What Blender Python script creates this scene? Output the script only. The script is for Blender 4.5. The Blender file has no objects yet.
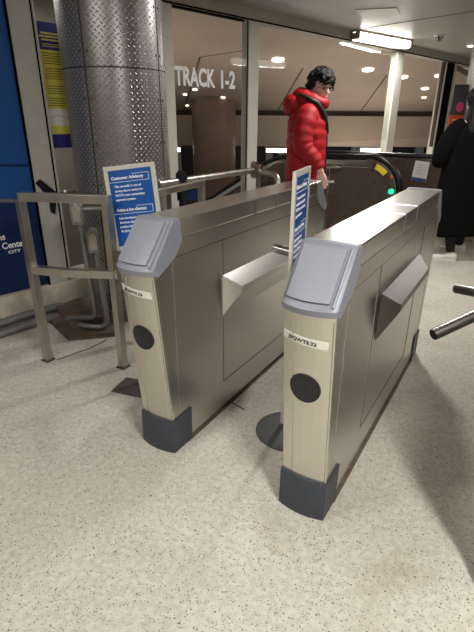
import bpy, bmesh, math, random
from mathutils import Vector, Matrix
C = bpy.context.scene.collection
PI = math.pi
random.seed(7)

# ------------------------------------------------------------------ materials
def lin(c):
    return tuple(((v/255)/12.92 if v/255 <= .04045 else ((v/255+.055)/1.055)**2.4) for v in c) + (1,)

def mat(name, rgb, rough=.5, metal=0, emit=None, estr=0, spec=.5, trans=0, ior=1.45, coat=0, var=0, vscale=20, bump=0, bscale=200, stretch=None, rvar=0):
    m = bpy.data.materials.new(name); m.use_nodes = True
    nt = m.node_tree; b = nt.nodes['Principled BSDF']
    b.inputs['Base Color'].default_value = lin(rgb)
    b.inputs['Roughness'].default_value = rough
    b.inputs['Metallic'].default_value = metal
    b.inputs['Specular IOR Level'].default_value = spec
    b.inputs['Transmission Weight'].default_value = trans
    b.inputs['IOR'].default_value = ior
    b.inputs['Coat Weight'].default_value = coat
    if emit:
        b.inputs['Emission Color'].default_value = lin(emit); b.inputs['Emission Strength'].default_value = estr
    if var or bump or rvar:
        tc = nt.nodes.new('ShaderNodeTexCoord'); mp = nt.nodes.new('ShaderNodeMapping')
        nt.links.new(tc.outputs['Object'], mp.inputs['Vector'])
        if stretch: mp.inputs['Scale'].default_value = stretch
    if var or rvar:
        n = nt.nodes.new('ShaderNodeTexNoise'); n.inputs['Scale'].default_value = vscale; n.inputs['Detail'].default_value = 5
        nt.links.new(mp.outputs['Vector'], n.inputs['Vector'])
        if var:
            r = nt.nodes.new('ShaderNodeValToRGB')
            c = lin(rgb)
            r.color_ramp.elements[0].position = .3; r.color_ramp.elements[1].position = .7
            r.color_ramp.elements[0].color = tuple(v*(1-var) for v in c[:3])+(1,)
            r.color_ramp.elements[1].color = tuple(min(1, v*(1+var)) for v in c[:3])+(1,)
            nt.links.new(n.outputs['Fac'], r.inputs['Fac']); nt.links.new(r.outputs['Color'], b.inputs['Base Color'])
        if rvar:
            mr = nt.nodes.new('ShaderNodeMapRange'); mr.inputs['From Min'].default_value = .3; mr.inputs['From Max'].default_value = .7
            mr.inputs['To Min'].default_value = rough-rvar; mr.inputs['To Max'].default_value = rough+rvar
            nt.links.new(n.outputs['Fac'], mr.inputs['Value']); nt.links.new(mr.outputs['Result'], b.inputs['Roughness'])
    if bump:
        n2 = nt.nodes.new('ShaderNodeTexNoise'); n2.inputs['Scale'].default_value = bscale
        nt.links.new(mp.outputs['Vector'], n2.inputs['Vector'])
        bp = nt.nodes.new('ShaderNodeBump'); bp.inputs['Strength'].default_value = bump; bp.inputs['Distance'].default_value = .002
        nt.links.new(n2.outputs['Fac'], bp.inputs['Height']); nt.links.new(bp.outputs['Normal'], b.inputs['Normal'])
    return m

M = {}
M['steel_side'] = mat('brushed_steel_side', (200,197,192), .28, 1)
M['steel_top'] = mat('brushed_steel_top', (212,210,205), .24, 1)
M['steel_housing'] = mat('steel_housing', (104,99,96), .36, 1)
M['steel_front'] = mat('brushed_steel_front', (218,214,204), .30, 1, var=.035, vscale=5, stretch=(30,1,.1))
M['steel_tube'] = mat('satin_steel_tube', (178,174,166), .33, 1, var=.1, vscale=30, rvar=.06)
M['steel_fence'] = mat('dull_steel_fence', (192,187,178), .34, 1, var=.06, vscale=10, rvar=.06)
M['steel_arm'] = mat('dark_steel_arm', (158,156,150), .30, 1, rvar=.04, vscale=30)
M['dark_cap'] = mat('black_tube_end', (22,22,22), .5)
M['seam'] = mat('dark_seam', (52,48,42), .6)
M['cap'] = mat('grey_blue_plastic', (136,139,148), .38, 0, var=.04, vscale=60)
M['cap_panel'] = mat('grey_blue_plastic_panel', (143,146,155), .42, 0, var=.03, vscale=60)
M['boot'] = mat('slate_rubber', (60,64,73), .5, 0, var=.12, vscale=25, bump=.1, bscale=90)
M['black'] = mat('black_plastic', (30,30,34), .35)
M['dot'] = mat('grille_dot', (66,66,74), .5)
M['label'] = mat('white_label', (226,222,212), .5)
M['ink'] = mat('black_ink', (28,26,28), .6)
M['white_ink'] = mat('white_ink', (250,250,250), .5)
M['blue_sign'] = mat('blue_sign', (24,86,165), .35, coat=.2)
M['frame_white'] = mat('cream_frame', (208,204,192), .45)
M['door_frame'] = mat('grey_cream_frame', (178,176,166), .5, var=.05, vscale=10)
M['post'] = mat('cream_mullion', (205,203,190), .45, var=.04, vscale=10)
M['black_gap'] = mat('black_gasket', (10,10,11), .9, spec=.1)
M['navy_top'] = mat('navy_poster', (26,74,138), .4)
M['navy'] = mat('deep_navy_poster', (14,36,82), .4, var=.1, vscale=3)
M['purple'] = mat('purple_sheet', (48,44,110), .5)
M['yellow'] = mat('yellow_sheet', (206,196,84), .5)
M['paper'] = mat('white_paper', (214,212,204), .6)
M['wall'] = mat('cream_wall_base', (190,183,166), .6, var=.18, vscale=14, bump=.2, bscale=40)
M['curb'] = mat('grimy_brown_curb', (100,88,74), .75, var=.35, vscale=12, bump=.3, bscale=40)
M['conduit'] = mat('painted_grey_conduit', (134,134,132), .4, .5, var=.10, vscale=20)
M['bracket'] = mat('dark_bracket', (38,38,42), .45, .6)
M['escalator'] = mat('dark_bronze_steel', (100,86,79), .28, .6, rvar=.04, vscale=3)
M['chrome'] = mat('chrome_trim', (200,196,190), .18, 1)
M['rubber'] = mat('black_handrail', (16,16,17), .3)
M['yellow_mark'] = mat('yellow_mark', (205,180,50), .5)
M['green_lamp'] = mat('green_lamp', (20,170,120), .4, emit=(30,235,160), estr=1.6)
M['ceiling'] = mat('painted_ceiling', (168,162,155), .34, var=.03, vscale=3)
M['trim'] = mat('header_trim', (176,170,156), .5, var=.05, vscale=6)
M['tube'] = mat('lit_diffuser', (255,252,240), .5, emit=(255,251,240), estr=9)
M['spot'] = mat('downlight_lens', (255,250,240), .5, emit=(255,244,225), estr=5)
M['fixture'] = mat('fixture_body', (150,142,130), .45, .3)
M['soffit'] = mat('tan_soffit', (170,152,138), .75, var=.06, vscale=1.2)
M['soffit_line'] = mat('soffit_joint', (92,76,68), .8)
M['side_wall'] = mat('dim_side_wall', (112,108,104), .7)
M['room_wall'] = mat('pale_room_wall', (160,157,152), .7)
M['fascia'] = mat('tan_fascia', (182,166,150), .8, var=.05, vscale=1.5)
M['dark_band'] = mat('dark_brown_band', (70,54,46), .8)
M['brown_column'] = mat('brown_stone_column', (128,104,90), .5, var=.15, vscale=1.5)
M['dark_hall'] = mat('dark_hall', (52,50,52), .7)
M['pale_panel'] = mat('pale_panel', (160,162,160), .6)
M['blue_small'] = mat('small_blue_sign', (40,70,140), .5)
M['red_jacket'] = mat('red_nylon', (158,4,20), .6, var=.12, vscale=25, bump=.35, bscale=45)
M['skin'] = mat('skin', (218,178,160), .5, var=.04, vscale=30)
M['hair'] = mat('black_hair', (22,20,23), .62, spec=.3, bump=.6, bscale=160)
M['trouser'] = mat('dark_cloth', (30,30,34), .85)
M['coat'] = mat('black_wool', (9,9,10), .95, spec=.15)
M['strap'] = mat('black_strap', (18,20,20), .5)
M['shoe'] = mat('white_shoe', (216,214,208), .5)
M['lens'] = mat('spectacle_lens', (235,240,245), .05, trans=1)
M['lips'] = mat('lips', (176,104,96), .5)
M['eye'] = mat('eye_dark', (20,16,16), .3)
M['poster_red'] = mat('poster_red', (196,62,34), .5)
M['poster_pink'] = mat('poster_pink', (206,60,110), .5)
M['poster_dark'] = mat('poster_dark', (58,52,58), .5)
M['poster_yellow'] = mat('poster_yellow', (232,180,70), .5)
M['plate_dark'] = mat('dark_floor_plate', (92,82,80), .5, .3, var=.15, vscale=15)
M['disc'] = mat('grey_disc', (84,86,88), .5, var=.08, vscale=15)
M['green_cloth'] = mat('green_cloth', (30,120,84), .6)

def glass():
    m = bpy.data.materials.new('window_glass'); m.use_nodes = True; nt = m.node_tree
    for n in list(nt.nodes): nt.nodes.remove(n)
    o = nt.nodes.new('ShaderNodeOutputMaterial'); mx = nt.nodes.new('ShaderNodeMixShader')
    t = nt.nodes.new('ShaderNodeBsdfTransparent'); g = nt.nodes.new('ShaderNodeBsdfGlossy'); f = nt.nodes.new('ShaderNodeFresnel')
    f.inputs['IOR'].default_value = 1.45; g.inputs['Roughness'].default_value = .02; t.inputs['Color'].default_value = (.93,.94,.93,1)
    ge = nt.nodes.new('ShaderNodeNewGeometry'); sb = nt.nodes.new('ShaderNodeMath'); sb.operation = 'SUBTRACT'; sb.inputs[0].default_value = 1; nt.links.new(ge.outputs['Backfacing'], sb.inputs[1])
    mu = nt.nodes.new('ShaderNodeMath'); mu.operation = 'MULTIPLY'; nt.links.new(f.outputs[0], mu.inputs[0]); hv = nt.nodes.new('ShaderNodeMath'); hv.operation = 'MULTIPLY'; hv.inputs[1].default_value = .5; nt.links.new(sb.outputs[0], hv.inputs[0]); nt.links.new(hv.outputs[0], mu.inputs[1])
    nt.links.new(mu.outputs[0], mx.inputs[0]); nt.links.new(t.outputs[0], mx.inputs[1]); nt.links.new(g.outputs[0], mx.inputs[2]); nt.links.new(mx.outputs[0], o.inputs[0])
    return m
M['glass'] = glass()

def floor_mat():
    m = bpy.data.materials.new('terrazzo_floor'); m.use_nodes = True; nt = m.node_tree; L = nt.links.new
    b = nt.nodes['Principled BSDF']; b.inputs['Roughness'].default_value = .62; b.inputs['Specular IOR Level'].default_value = .3
    tc = nt.nodes.new('ShaderNodeTexCoord')
    def noise(s, d=5):
        n = nt.nodes.new('ShaderNodeTexNoise'); n.inputs['Scale'].default_value = s; n.inputs['Detail'].default_value = d
        L(tc.outputs['Object'], n.inputs['Vector']); return n
    def ramp(a, b_, c0, c1):
        r = nt.nodes.new('ShaderNodeValToRGB'); r.color_ramp.elements[0].position = a; r.color_ramp.elements[1].position = b_
        r.color_ramp.elements[0].color = c0; r.color_ramp.elements[1].color = c1; return r
    def mix(a, bb, f, mode='MIX', fac=None):
        x = nt.nodes.new('ShaderNodeMix'); x.data_type = 'RGBA'; x.blend_type = mode
        if fac is not None: x.inputs[0].default_value = fac
        if f: L(f, x.inputs[0])
        for s, v in ((6, a), (7, bb)):
            if isinstance(v, tuple): x.inputs[s].default_value = v
            else: L(v, x.inputs[s])
        return x.outputs[2]
    n1 = noise(1.3, 8); r1 = ramp(.35, .68, lin((188,184,171)), lin((204,200,188))); L(n1.outputs['Fac'], r1.inputs['Fac'])
    n2 = noise(45, 3); r2 = ramp(.35, .65, (.86,.86,.85,1), (1.05,1.05,1.04,1)); L(n2.outputs['Fac'], r2.inputs['Fac'])
    col = mix(r1.outputs['Color'], r2.outputs['Color'], None, 'MULTIPLY', 1.0)
    # stone chips: three sizes of Voronoi cells, only a few of which are dark
    for sc, thr, cut, c in ((105, .20, .50, (122,112,97)), (170, .26, .38, (140,131,116)), (60, .13, .78, (104,90,76)), (70, .2, .8, (150,152,146))):
        v = nt.nodes.new('ShaderNodeTexVoronoi'); v.inputs['Scale'].default_value = sc
        nd = nt.nodes.new('ShaderNodeVectorMath'); nd.operation = 'ADD'
        off = nt.nodes.new('ShaderNodeVectorMath'); off.operation = 'SCALE'; off.inputs['Scale'].default_value = .012
        L(n2.outputs['Color'], off.inputs[0]); L(tc.outputs['Object'], nd.inputs[0]); L(off.outputs[0], nd.inputs[1]); L(nd.outputs[0], v.inputs['Vector'])
        sep = nt.nodes.new('ShaderNodeSeparateColor'); L(v.outputs['Color'], sep.inputs[0])
        g = nt.nodes.new('ShaderNodeMath'); g.operation = 'GREATER_THAN'; g.inputs[1].default_value = cut; L(sep.outputs[0], g.inputs[0])
        sz = nt.nodes.new('ShaderNodeMath'); sz.operation = 'MULTIPLY'; sz.inputs[1].default_value = thr*1.6; L(sep.outputs[1], sz.inputs[0])
        l = nt.nodes.new('ShaderNodeMath'); l.operation = 'LESS_THAN'; L(v.outputs['Distance'], l.inputs[0]); L(sz.outputs[0], l.inputs[1])
        mm = nt.nodes.new('ShaderNodeMath'); mm.operation = 'MULTIPLY'; L(g.outputs[0], mm.inputs[0]); L(l.outputs[0], mm.inputs[1])
        col = mix(col, lin(c), mm.outputs[0])
    # worn brown stains
    n3 = noise(3.2, 9); r3 = ramp(.56, .78, (0,0,0,1), (.5,.5,.5,1)); L(n3.outputs['Fac'], r3.inputs['Fac'])
    col = mix(col, lin((150,132,108)), r3.outputs['Color'])
    L(col, b.inputs['Base Color'])
    return m
M['floor'] = floor_mat()

def plate_mat():
    m = bpy.data.materials.new('diamond_plate'); m.use_nodes = True; nt = m.node_tree; L = nt.links.new
    b = nt.nodes['Principled BSDF']; b.inputs['Metallic'].default_value = .9; b.inputs['Roughness'].default_value = .36
    uv = nt.nodes.new('ShaderNodeUVMap'); uv.uv_map = 'plate'
    sep = nt.nodes.new('ShaderNodeSeparateXYZ'); L(uv.outputs[0], sep.inputs[0])
    def mth(op, a, bb=None, c=None):
        n = nt.nodes.new('ShaderNodeMath'); n.operation = op
        for i, v in enumerate((a, bb, c)):
            if v is None: continue
            if isinstance(v, (int, float)): n.inputs[i].default_value = v
            else: L(v, n.inputs[i])
        return n.outputs[0]
    s = 1/.025
    # the lugs stand in a grid turned by 45 degrees, neighbours at right angles to each other
    p = mth('MULTIPLY', mth('ADD', sep.outputs[0], sep.outputs[1]), s*.7071); q = mth('MULTIPLY', mth('SUBTRACT', sep.outputs[0], sep.outputs[1]), s*.7071)
    fp, fq = mth('FLOOR', p), mth('FLOOR', q)
    par = mth('MODULO', mth('ABSOLUTE', mth('ADD', fp, fq)), 2.0)
    par = mth('GREATER_THAN', par, .5)
    lp = mth('SUBTRACT', mth('SUBTRACT', p, fp), .5); lq = mth('SUBTRACT', mth('SUBTRACT', q, fq), .5)
    a1 = mth('ADD', mth('MULTIPLY', mth('POWER', lp, 2.0), 5.5), mth('MULTIPLY', mth('POWER', lq, 2.0), 60.0))
    a2 = mth('ADD', mth('MULTIPLY', mth('POWER', lp, 2.0), 60.0), mth('MULTIPLY', mth('POWER', lq, 2.0), 5.5))
    d = mth('ADD', mth('MULTIPLY', a1, par), mth('MULTIPLY', a2, mth('SUBTRACT', 1.0, par)))
    h = mth('MAXIMUM', mth('SUBTRACT', 1.0, d), 0.0)
    bp = nt.nodes.new('ShaderNodeBump'); bp.inputs['Strength'].default_value = 1; bp.inputs['Distance'].default_value = .004
    L(h, bp.inputs['Height']); L(bp.outputs['Normal'], b.inputs['Normal'])
    r = nt.nodes.new('ShaderNodeValToRGB'); r.color_ramp.elements[0].color = lin((146,142,140)); r.color_ramp.elements[1].color = lin((214,211,208))
    r.color_ramp.elements[1].position = .6
    L(h, r.inputs['Fac']); L(r.outputs['Color'], b.inputs['Base Color'])
    return m
M['plate'] = plate_mat()

# ------------------------------------------------------------------ helpers
def obj(name, bm, m, parent=None, smooth=False, bevel=0, recalc=True):
    if bevel:
        bmesh.ops.remove_doubles(bm, verts=bm.verts, dist=1e-5)
        es = [e for e in bm.edges if len(e.link_faces) == 2 and e.calc_face_angle(0) > .5]
        bmesh.ops.bevel(bm, geom=es, offset=bevel, segments=2, affect='EDGES', profile=.6, clamp_overlap=True)
    if recalc: bmesh.ops.recalc_face_normals(bm, faces=bm.faces)
    me = bpy.data.meshes.new(name); bm.to_mesh(me); bm.free()
    me.materials.append(m)
    if smooth:
        for p in me.polygons: p.use_smooth = True
        if smooth != 'all':
            try: me.set_sharp_from_angle(angle=math.radians(smooth if isinstance(smooth, (int, float)) and smooth is not True else 40))
            except Exception: pass
    o = bpy.data.objects.new(name, me); C.objects.link(o)
    if parent: o.parent = parent
    return o

def thing(name, label, cat, loc=(0,0,0), rotz=0, group=None):
    o = bpy.data.objects.new(name, None); C.objects.link(o); o.location = loc; o.rotation_euler = (0,0,rotz)
    o.empty_display_size = .1
    o['label'] = label; o['category'] = cat
    if group: o['group'] = group
    return o
def tag(o, label, cat, group=None):
    o['label'] = label; o['category'] = cat
    if group: o['group'] = group
    return o
def struct(name, bm, m, parent=None, **k):
    o = obj(name, bm, m, parent, **k)
    if not parent: o['kind'] = 'structure'
    return o

def box(bm, x0, x1, y0, y1, z0, z1, M4=None):
    vs = [bm.verts.new(p) for p in ((x0,y0,z0),(x1,y0,z0),(x1,y1,z0),(x0,y1,z0),(x0,y0,z1),(x1,y0,z1),(x1,y1,z1),(x0,y1,z1))]
    for f in ((0,3,2,1),(4,5,6,7),(0,1,5,4),(1,2,6,5),(2,3,7,6),(3,0,4,7)): bm.faces.new([vs[i] for i in f])
    if M4 is not None:
        for v in vs: v.co = M4 @ v.co
    return bm
def nbox(*a, **k): return box(bmesh.new(), *a, **k)

def prism(bm, poly, axis, a, b, M4=None):
    """poly of 2-D points extruded between a and b along the axis 'x','y' or 'z'"""
    def P(u, v, w): return {'x': (w,u,v), 'y': (u,w,v), 'z': (u,v,w)}[axis]
    A = [bm.verts.new(P(u,v,a)) for u,v in poly]; B = [bm.verts.new(P(u,v,b)) for u,v in poly]
    bm.faces.new(A); bm.faces.new(B[::-1])
    n = len(poly)
    for i in range(n): bm.faces.new((A[i], A[(i+1)%n], B[(i+1)%n], B[i]))
    if M4 is not None:
        for v in A+B: v.co = M4 @ v.co
    return bm

def tube(bm, pts, r, seg=14, cap=True, sq=False):
    pts = [Vector(p) for p in pts]
    rings = []
    T = [(pts[min(i+1,len(pts)-1)]-pts[max(i-1,0)]).normalized() for i in range(len(pts))]
    up = Vector((0,0,1)) if abs(T[0].z) < .9 else Vector((0,1,0))
    for i, p in enumerate(pts):
        t = T[i]; s = t.cross(up)
        if s.length < 1e-3: s = t.cross(Vector((1,0,0)))
        s.normalize(); u = s.cross(t).normalized(); up = u
        rr = r[i] if isinstance(r, (list, tuple)) else r
        if sq: ring = [p+s*rr*a+u*rr*b for a,b in ((-1,-1),(1,-1),(1,1),(-1,1))]
        else: ring = [p+s*rr*math.cos(2*PI*k/seg)+u*rr*math.sin(2*PI*k/seg) for k in range(seg)]
        rings.append([bm.verts.new(q) for q in ring])
    n = len(rings[0])
    for a, b in zip(rings, rings[1:]):
        for k in range(n): bm.faces.new((a[k], a[(k+1)%n], b[(k+1)%n], b[k]))
    if cap: bm.faces.new(rings[0][::-1]); bm.faces.new(rings[-1])
    return bm

def arc_path(pts, rad, n=6):
    """round the corners of a polyline"""
    pts = [Vector(p) for p in pts]; out = [pts[0]]
    for a, b, c in zip(pts, pts[1:], pts[2:]):
        d1 = (a-b); d2 = (c-b); r = min(rad, d1.length*.49, d2.length*.49)
        s = b+d1.normalized()*r; e = b+d2.normalized()*r
        for k in range(n+1):
            t = k/n; out.append(s*(1-t)**2+b*2*t*(1-t)+e*t*t)
    out.append(pts[-1]); return out

def cyl(bm, c, r, z0, z1, seg=32, r2=None):
    r2 = r if r2 is None else r2
    A = [bm.verts.new((c[0]+r*math.cos(2*PI*k/seg), c[1]+r*math.sin(2*PI*k/seg), z0)) for k in range(seg)]
    B = [bm.verts.new((c[0]+r2*math.cos(2*PI*k/seg), c[1]+r2*math.sin(2*PI*k/seg), z1)) for k in range(seg)]
    bm.faces.new(A[::-1]); bm.faces.new(B)
    for k in range(seg): bm.faces.new((A[k], A[(k+1)%seg], B[(k+1)%seg], B[k]))
    return bm

def loft(bm, rings, cap=True):
    R = [[bm.verts.new(p) for p in r] for r in rings]; n = len(R[0])
    for a, b in zip(R, R[1:]):
        for k in range(n): bm.faces.new((a[k], a[(k+1)%n], b[(k+1)%n], b[k]))
    if cap: bm.faces.new(R[0][::-1]); bm.faces.new(R[-1])
    return bm

def grid(bm, f, nu, nv):
    V = [[bm.verts.new(f(i/nu, j/nv)) for j in range(nv+1)] for i in range(nu+1)]
    for i in range(nu):
        for j in range(nv): bm.faces.new((V[i][j], V[i+1][j], V[i+1][j+1], V[i][j+1]))
    return V

def text_mesh(lines, M4, thick=.0006, warp=None):
    """lines: (string, x, y, cap height, x-squeeze, boldness) in the plane; one bmesh, mapped by M4"""
    bm = bmesh.new()
    for s, x, y, h, sx, bold in lines:
        cu = bpy.data.curves.new('t', 'FONT'); cu.body = s; cu.size = h/.69; cu.offset = bold*h; cu.extrude = thick; cu.resolution_u = 3
        o = bpy.data.objects.new('t', cu); C.objects.link(o)
        dg = bpy.context.evaluated_depsgraph_get(); dg.update()
        me = bpy.data.meshes.new_from_object(o.evaluated_get(dg))
        k = len(bm.verts); bm.from_mesh(me); bm.verts.ensure_lookup_table()
        for v in bm.verts[k:]:
            p = Vector((v.co.x*sx+x, v.co.y+y, v.co.z))
            if warp: p = warp(p)
            v.co = M4 @ p
        bpy.data.objects.remove(o); bpy.data.curves.remove(cu); bpy.data.meshes.remove(me)
    return bm

# maps (u right, v up, w out of the face) onto a vertical plane through p with 'right' direction angle a
def face_mat(p, a, tilt=0, roll=0):
    return Matrix.Translation(p) @ Matrix.Rotation(a, 4, 'Z') @ Matrix.Rotation(tilt, 4, 'X') @ Matrix.Rotation(roll, 4, 'Y') @ Matrix.Rotation(PI/2, 4, 'X')

# ------------------------------------------------------------------ camera
cam = bpy.data.cameras.new('camera'); co = bpy.data.objects.new('camera', cam); C.objects.link(co)
f, pitch, roll, yaw = 461.86, .4017, .0067, .5445
cam.sensor_fit = 'VERTICAL'; cam.sensor_height = 24; cam.lens = f*24/632; cam.clip_start = .02; cam.clip_end = 200
F = Vector((-math.sin(yaw)*math.cos(pitch), math.cos(yaw)*math.cos(pitch), -math.sin(pitch)))
R = Vector((math.cos(yaw), math.sin(yaw), 0)); U = R.cross(F)
R2 = R*math.cos(roll)+U*math.sin(roll); U2 = -R*math.sin(roll)+U*math.cos(roll)
mw = Matrix((R2, U2, -F)).transposed().to_4x4(); mw.translation = (.5517, -1.2422, 1.3399)
co.matrix_world = mw
bpy.context.scene.camera = co

# ------------------------------------------------------------------ setting
WA = Vector((-2.55, 2.7, 0)); WD = Vector((.2388, .9711, 0)); WN = Vector((.9711, -.2388, 0)); wang = math.atan2(WD.y, WD.x)
def wm(t, z=0, off=0): return WA+WD*t+WN*off+Vector((0,0,z))
Wm4 = Matrix.Translation(WA) @ Matrix.Rotation(wang, 4, 'Z')     # x along the window wall, y to its outside
LA = Vector((-2.33, .378, 0)); LD = Vector((.2, .98, 0)).normalized(); lang = math.atan2(LD.y, LD.x)
Lm4 = Matrix.Translation(LA) @ Matrix.Rotation(lang, 4, 'Z')     # x along the left wall, y away from the room

bm = bmesh.new()
p1, p2 = Lm4 @ Vector((-3.2, .05, 0)), Lm4 @ Vector((1.05, .05, 0)); p3, p4 = wm(-1.5, 0, -.05), wm(9.5, 0, -.05)
poly = [(p1.x,p1.y),(4,-4),(4,10.5),(p4.x,p4.y),(p3.x,p3.y),(p2.x,p2.y)]
prism(bm, poly, 'z', -.1, 0)
struct('floor', bm, M['floor'])
bm = bmesh.new(); prism(bm, poly, 'z', 2.42, 2.5)
struct('ceiling', bm, M['ceiling'])
struct('wall_right', nbox(3.9,4,-4,10.5,0,2.42), M['side_wall'])
struct('wall_back', nbox(-3.2,4,-4.1,-4,0,2.42), M['room_wall'])
struct('wall_front', nbox(-.3,4,10.4,10.5,0,2.42), M['room_wall'])
# ceiling joint lines
bm = bmesh.new(); tube(bm, [(-1.75,5.52,2.419),(-1.433,5.361,2.419),(-.313,5.009,2.419),(1.2,4.5,2.419)], .004, 6)
struct('trim_1', bm, M['soffit_line'])
bm = bmesh.new(); prism(bm, [(-1.38,4.31),(-.98,4.43),(-1.03,4.79),(-1.44,4.84)], 'z', 2.412, 2.419)
tag(obj('access_panel', bm, mat('pale_access_panel', (205,198,188), .35), bevel=.002), 'flat pale access panel in the ceiling, above and before the long tube light', 'panel')
# header trim above windows
struct('trim_2', nbox(-1.5,9.5,-.03,.09,2.30,2.42, M4=Wm4), M['trim'])
struct('trim_3', nbox(-1.5,9.5,-.036,-.03,2.302,2.316, M4=Wm4), M['black_gap'])
# left wall with door
def lbox(x0,x1,y0,y1,z0,z1): return nbox(x0,x1,y0,y1,z0,z1,M4=Lm4)
struct('wall_left', lbox(-3.2,-1.0,0,.12,0,2.42), M['wall'])
struct('wall_left_base', lbox(-1.0,1.05,-.03,.10,0,.235), M['wall'], bevel=.01)['kind'] = 'structure'
struct('trim_4', lbox(-1.0,1.05,0,.12,2.15,2.42), M['door_frame'])
door = bpy.data.objects.new('door_1', None); C.objects.link(door); door['kind'] = 'structure'
obj('door_post', lbox(.392,.535,-.015,.09,.235,2.15), M['door_frame'], door, bevel=.004)
obj('door_post', lbox(-1.0,-.9,-.015,.09,.235,2.15), M['door_frame'], door, bevel=.004)
obj('door_panel', lbox(-.9,.392,.015,.06,.235,2.15), M['navy'], door)
obj('gasket', lbox(.535,.552,0,.09,.235,2.15), M['black_gap'], door)
obj('gasket', lbox(.385,.394,-.017,.0,.235,2.15), M['black_gap'], door)
bm = bmesh.new(); prism(bm, [(.40,.945),(.43,.965),(.525,.875),(.515,.82),(.495,.735),(.475,.745),(.475,.83),(.455,.87)], 'y', -.035, -.016, M4=Lm4)
obj('hinge_bracket', bm, M['bracket'], door, bevel=.002)
obj('door_handle', tube(bmesh.new(), arc_path([Lm4 @ Vector(p) for p in ((.57,-.01,.86),(.57,-.06,.875),(.82,-.06,.875),(.82,-.0,.86))], .02), .014, 12), M['steel_tube'], door, smooth=50)
# poster on the door: blue above, navy below
po = thing('door_poster', 'large blue and navy poster filling the left door, beside the railing', 'poster')
obj('poster_upper', lbox(-.9,.384,.005,.014,.86,2.14), M['navy_top'], po)
obj('poster_lower', lbox(-.9,.384,.005,.014,.25,.86), M['navy'], po)
bm = bmesh.new()
ppts = [(Lm4 @ Vector((-.5+.9*k/14, -.002, 1.13+.07*math.sin(k/14*2.6+2.1)))) for k in range(15)]
tube(bm, ppts, [.006+.020*math.sin(PI*min(1,k/14+.2)) if k < 14 else .002 for k in range(15)], 6)
obj('poster_curve', bm, M['navy'], po)
FL = face_mat(Lm4 @ Vector((0,.003,0)), lang)
obj('lettering', text_mesh([('ooms', .020, .606, .040, 1.0, .03), ('ent Center', .030, .545, .040, .95, .03), ('CITY', .150, .508, .019, 1.4, .03)], FL), M['white_ink'], po)
# side light window with information sheet
win = bpy.data.objects.new('window_1', None); C.objects.link(win); win['kind'] = 'structure'
obj('window_frame', lbox(.552,.566,-.01,.09,.235,2.15), M['door_frame'], win, bevel=.004)
obj('window_frame', lbox(.97,1.05,-.01,.09,.235,2.15), M['door_frame'], win, bevel=.004)
obj('window_frame', lbox(.566,.97,-.01,.09,.235,.30), M['door_frame'], win, bevel=.004)
obj('window_pane', lbox(.566,.97,.04,.046,.30,2.15), M['glass'], win)
# vestibule wall beyond the pane
struct('wall_vestibule', lbox(-.6,2.2,1.0,1.1,0,2.5), mat('vestibule_wall', (150,142,130), .6, var=.2, vscale=2))
area_v = (Lm4 @ Vector((.6,.5,2.2)))
struct('floor_vestibule', lbox(-1.2,2.2,.12,1.1,-.05,0), M['wall'])
sh = thing('information_sheet', 'tall yellow and purple information sheet on the glass left of the metal column', 'sheet')
def sheet(nm, x0, x1, z0, z1, m, d=0): return obj(nm, lbox(x0,x1,.030-d,.037-d,z0,z1), m, sh)
sheet('purple_header', .560, .86, 1.742, 1.895, M['purple']); sheet('yellow_body', .560, .86, 1.40, 1.742, M['yellow'])
sheet('white_chart', .560, .86, 1.295, 1.40, M['paper']); sheet('yellow_strip', .560, .86, 1.243, 1.295, M['yellow']); sheet('purple_footer', .560, .86, 1.155, 1.243, M['purple'])
bm = bmesh.new()
for k, (z, a, b_) in enumerate([(1.83,.60,.83),(1.812,.59,.84),(1.794,.60,.80)]): box(bm, a, b_, .027, .0299, z, z+.009, M4=Lm4)
for k in range(2): box(bm, .60, .80-.05*k, .027, .0299, 1.772-.012*k, 1.776-.012*k, M4=Lm4)
obj('title_lines', bm, M['yellow'], sh)
bm = bmesh.new()
for k in range(22):
    if k in (5, 11, 12, 17): continue
    z = 1.722-k*.0145; box(bm, .597, .80+.04*random.random(), .027, .0299, z, z+.0035, M4=Lm4)
obj('text_lines', bm, M['seam'], sh)
bm = bmesh.new(); tube(bm, [Lm4 @ Vector((.60+.2*k/8, .0285, 1.345+.015*math.sin(k*.8))) for k in range(9)], .0016, 6)
obj('chart_line', bm, M['poster_red'], sh)
# jog wall hidden behind the column
bm = bmesh.new(); a = Lm4 @ Vector((1.05,.05,0)); b2 = wm(-.25,0,-.03)
d = (b2-a).normalized(); n = Vector((-d.y, d.x, 0))*.05
prism(bm, [(a.x,a.y),(b2.x,b2.y),((b2+n).x,(b2+n).y),((a+n).x,(a+n).y)], 'z', 0, 2.42)
struct('wall_jog', bm, M['door_frame'])

# window wall: mullions and panes
for i, (t0, t1, mm) in enumerate([(-.25,-.02,M['post']),(1.0,1.16,M['post']),(4.24,4.46,M['post']),(6.0,6.06,M['post']),(6.06,6.38,M['black_gap']),(6.38,6.48,M['post']),(9.3,9.5,M['post'])]):
    z0 = 0
    struct('trim_%d' % (5+i), nbox(t0,t1,-.02,.09,z0,2.30, M4=Wm4), mm, bevel=.004)
for i, (t0, t1, z0) in enumerate([(-.02,1.0,0.02),(1.16,4.24,1.06),(4.46,6.0,1.06),(6.48,9.3,.02)]):
    struct('window_%d' % (2+i), nbox(t0,t1,.0,.010,z0,2.30, M4=Wm4), M['glass'])
struct('trim_12', nbox(.988,1.0,-.004,.0,.02,2.30, M4=Wm4), M['black_gap'])
struct('trim_13', nbox(-.02,.93,-.012,.03,2.284,2.30, M4=Wm4), M['black_gap'])
struct('trim_14', nbox(5.94,6.0,-.012,.03,.9,2.30, M4=Wm4), mat('brown_gasket', (70,58,50), .6))
FW = face_mat(wm(0,0,.0), wang)
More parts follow.
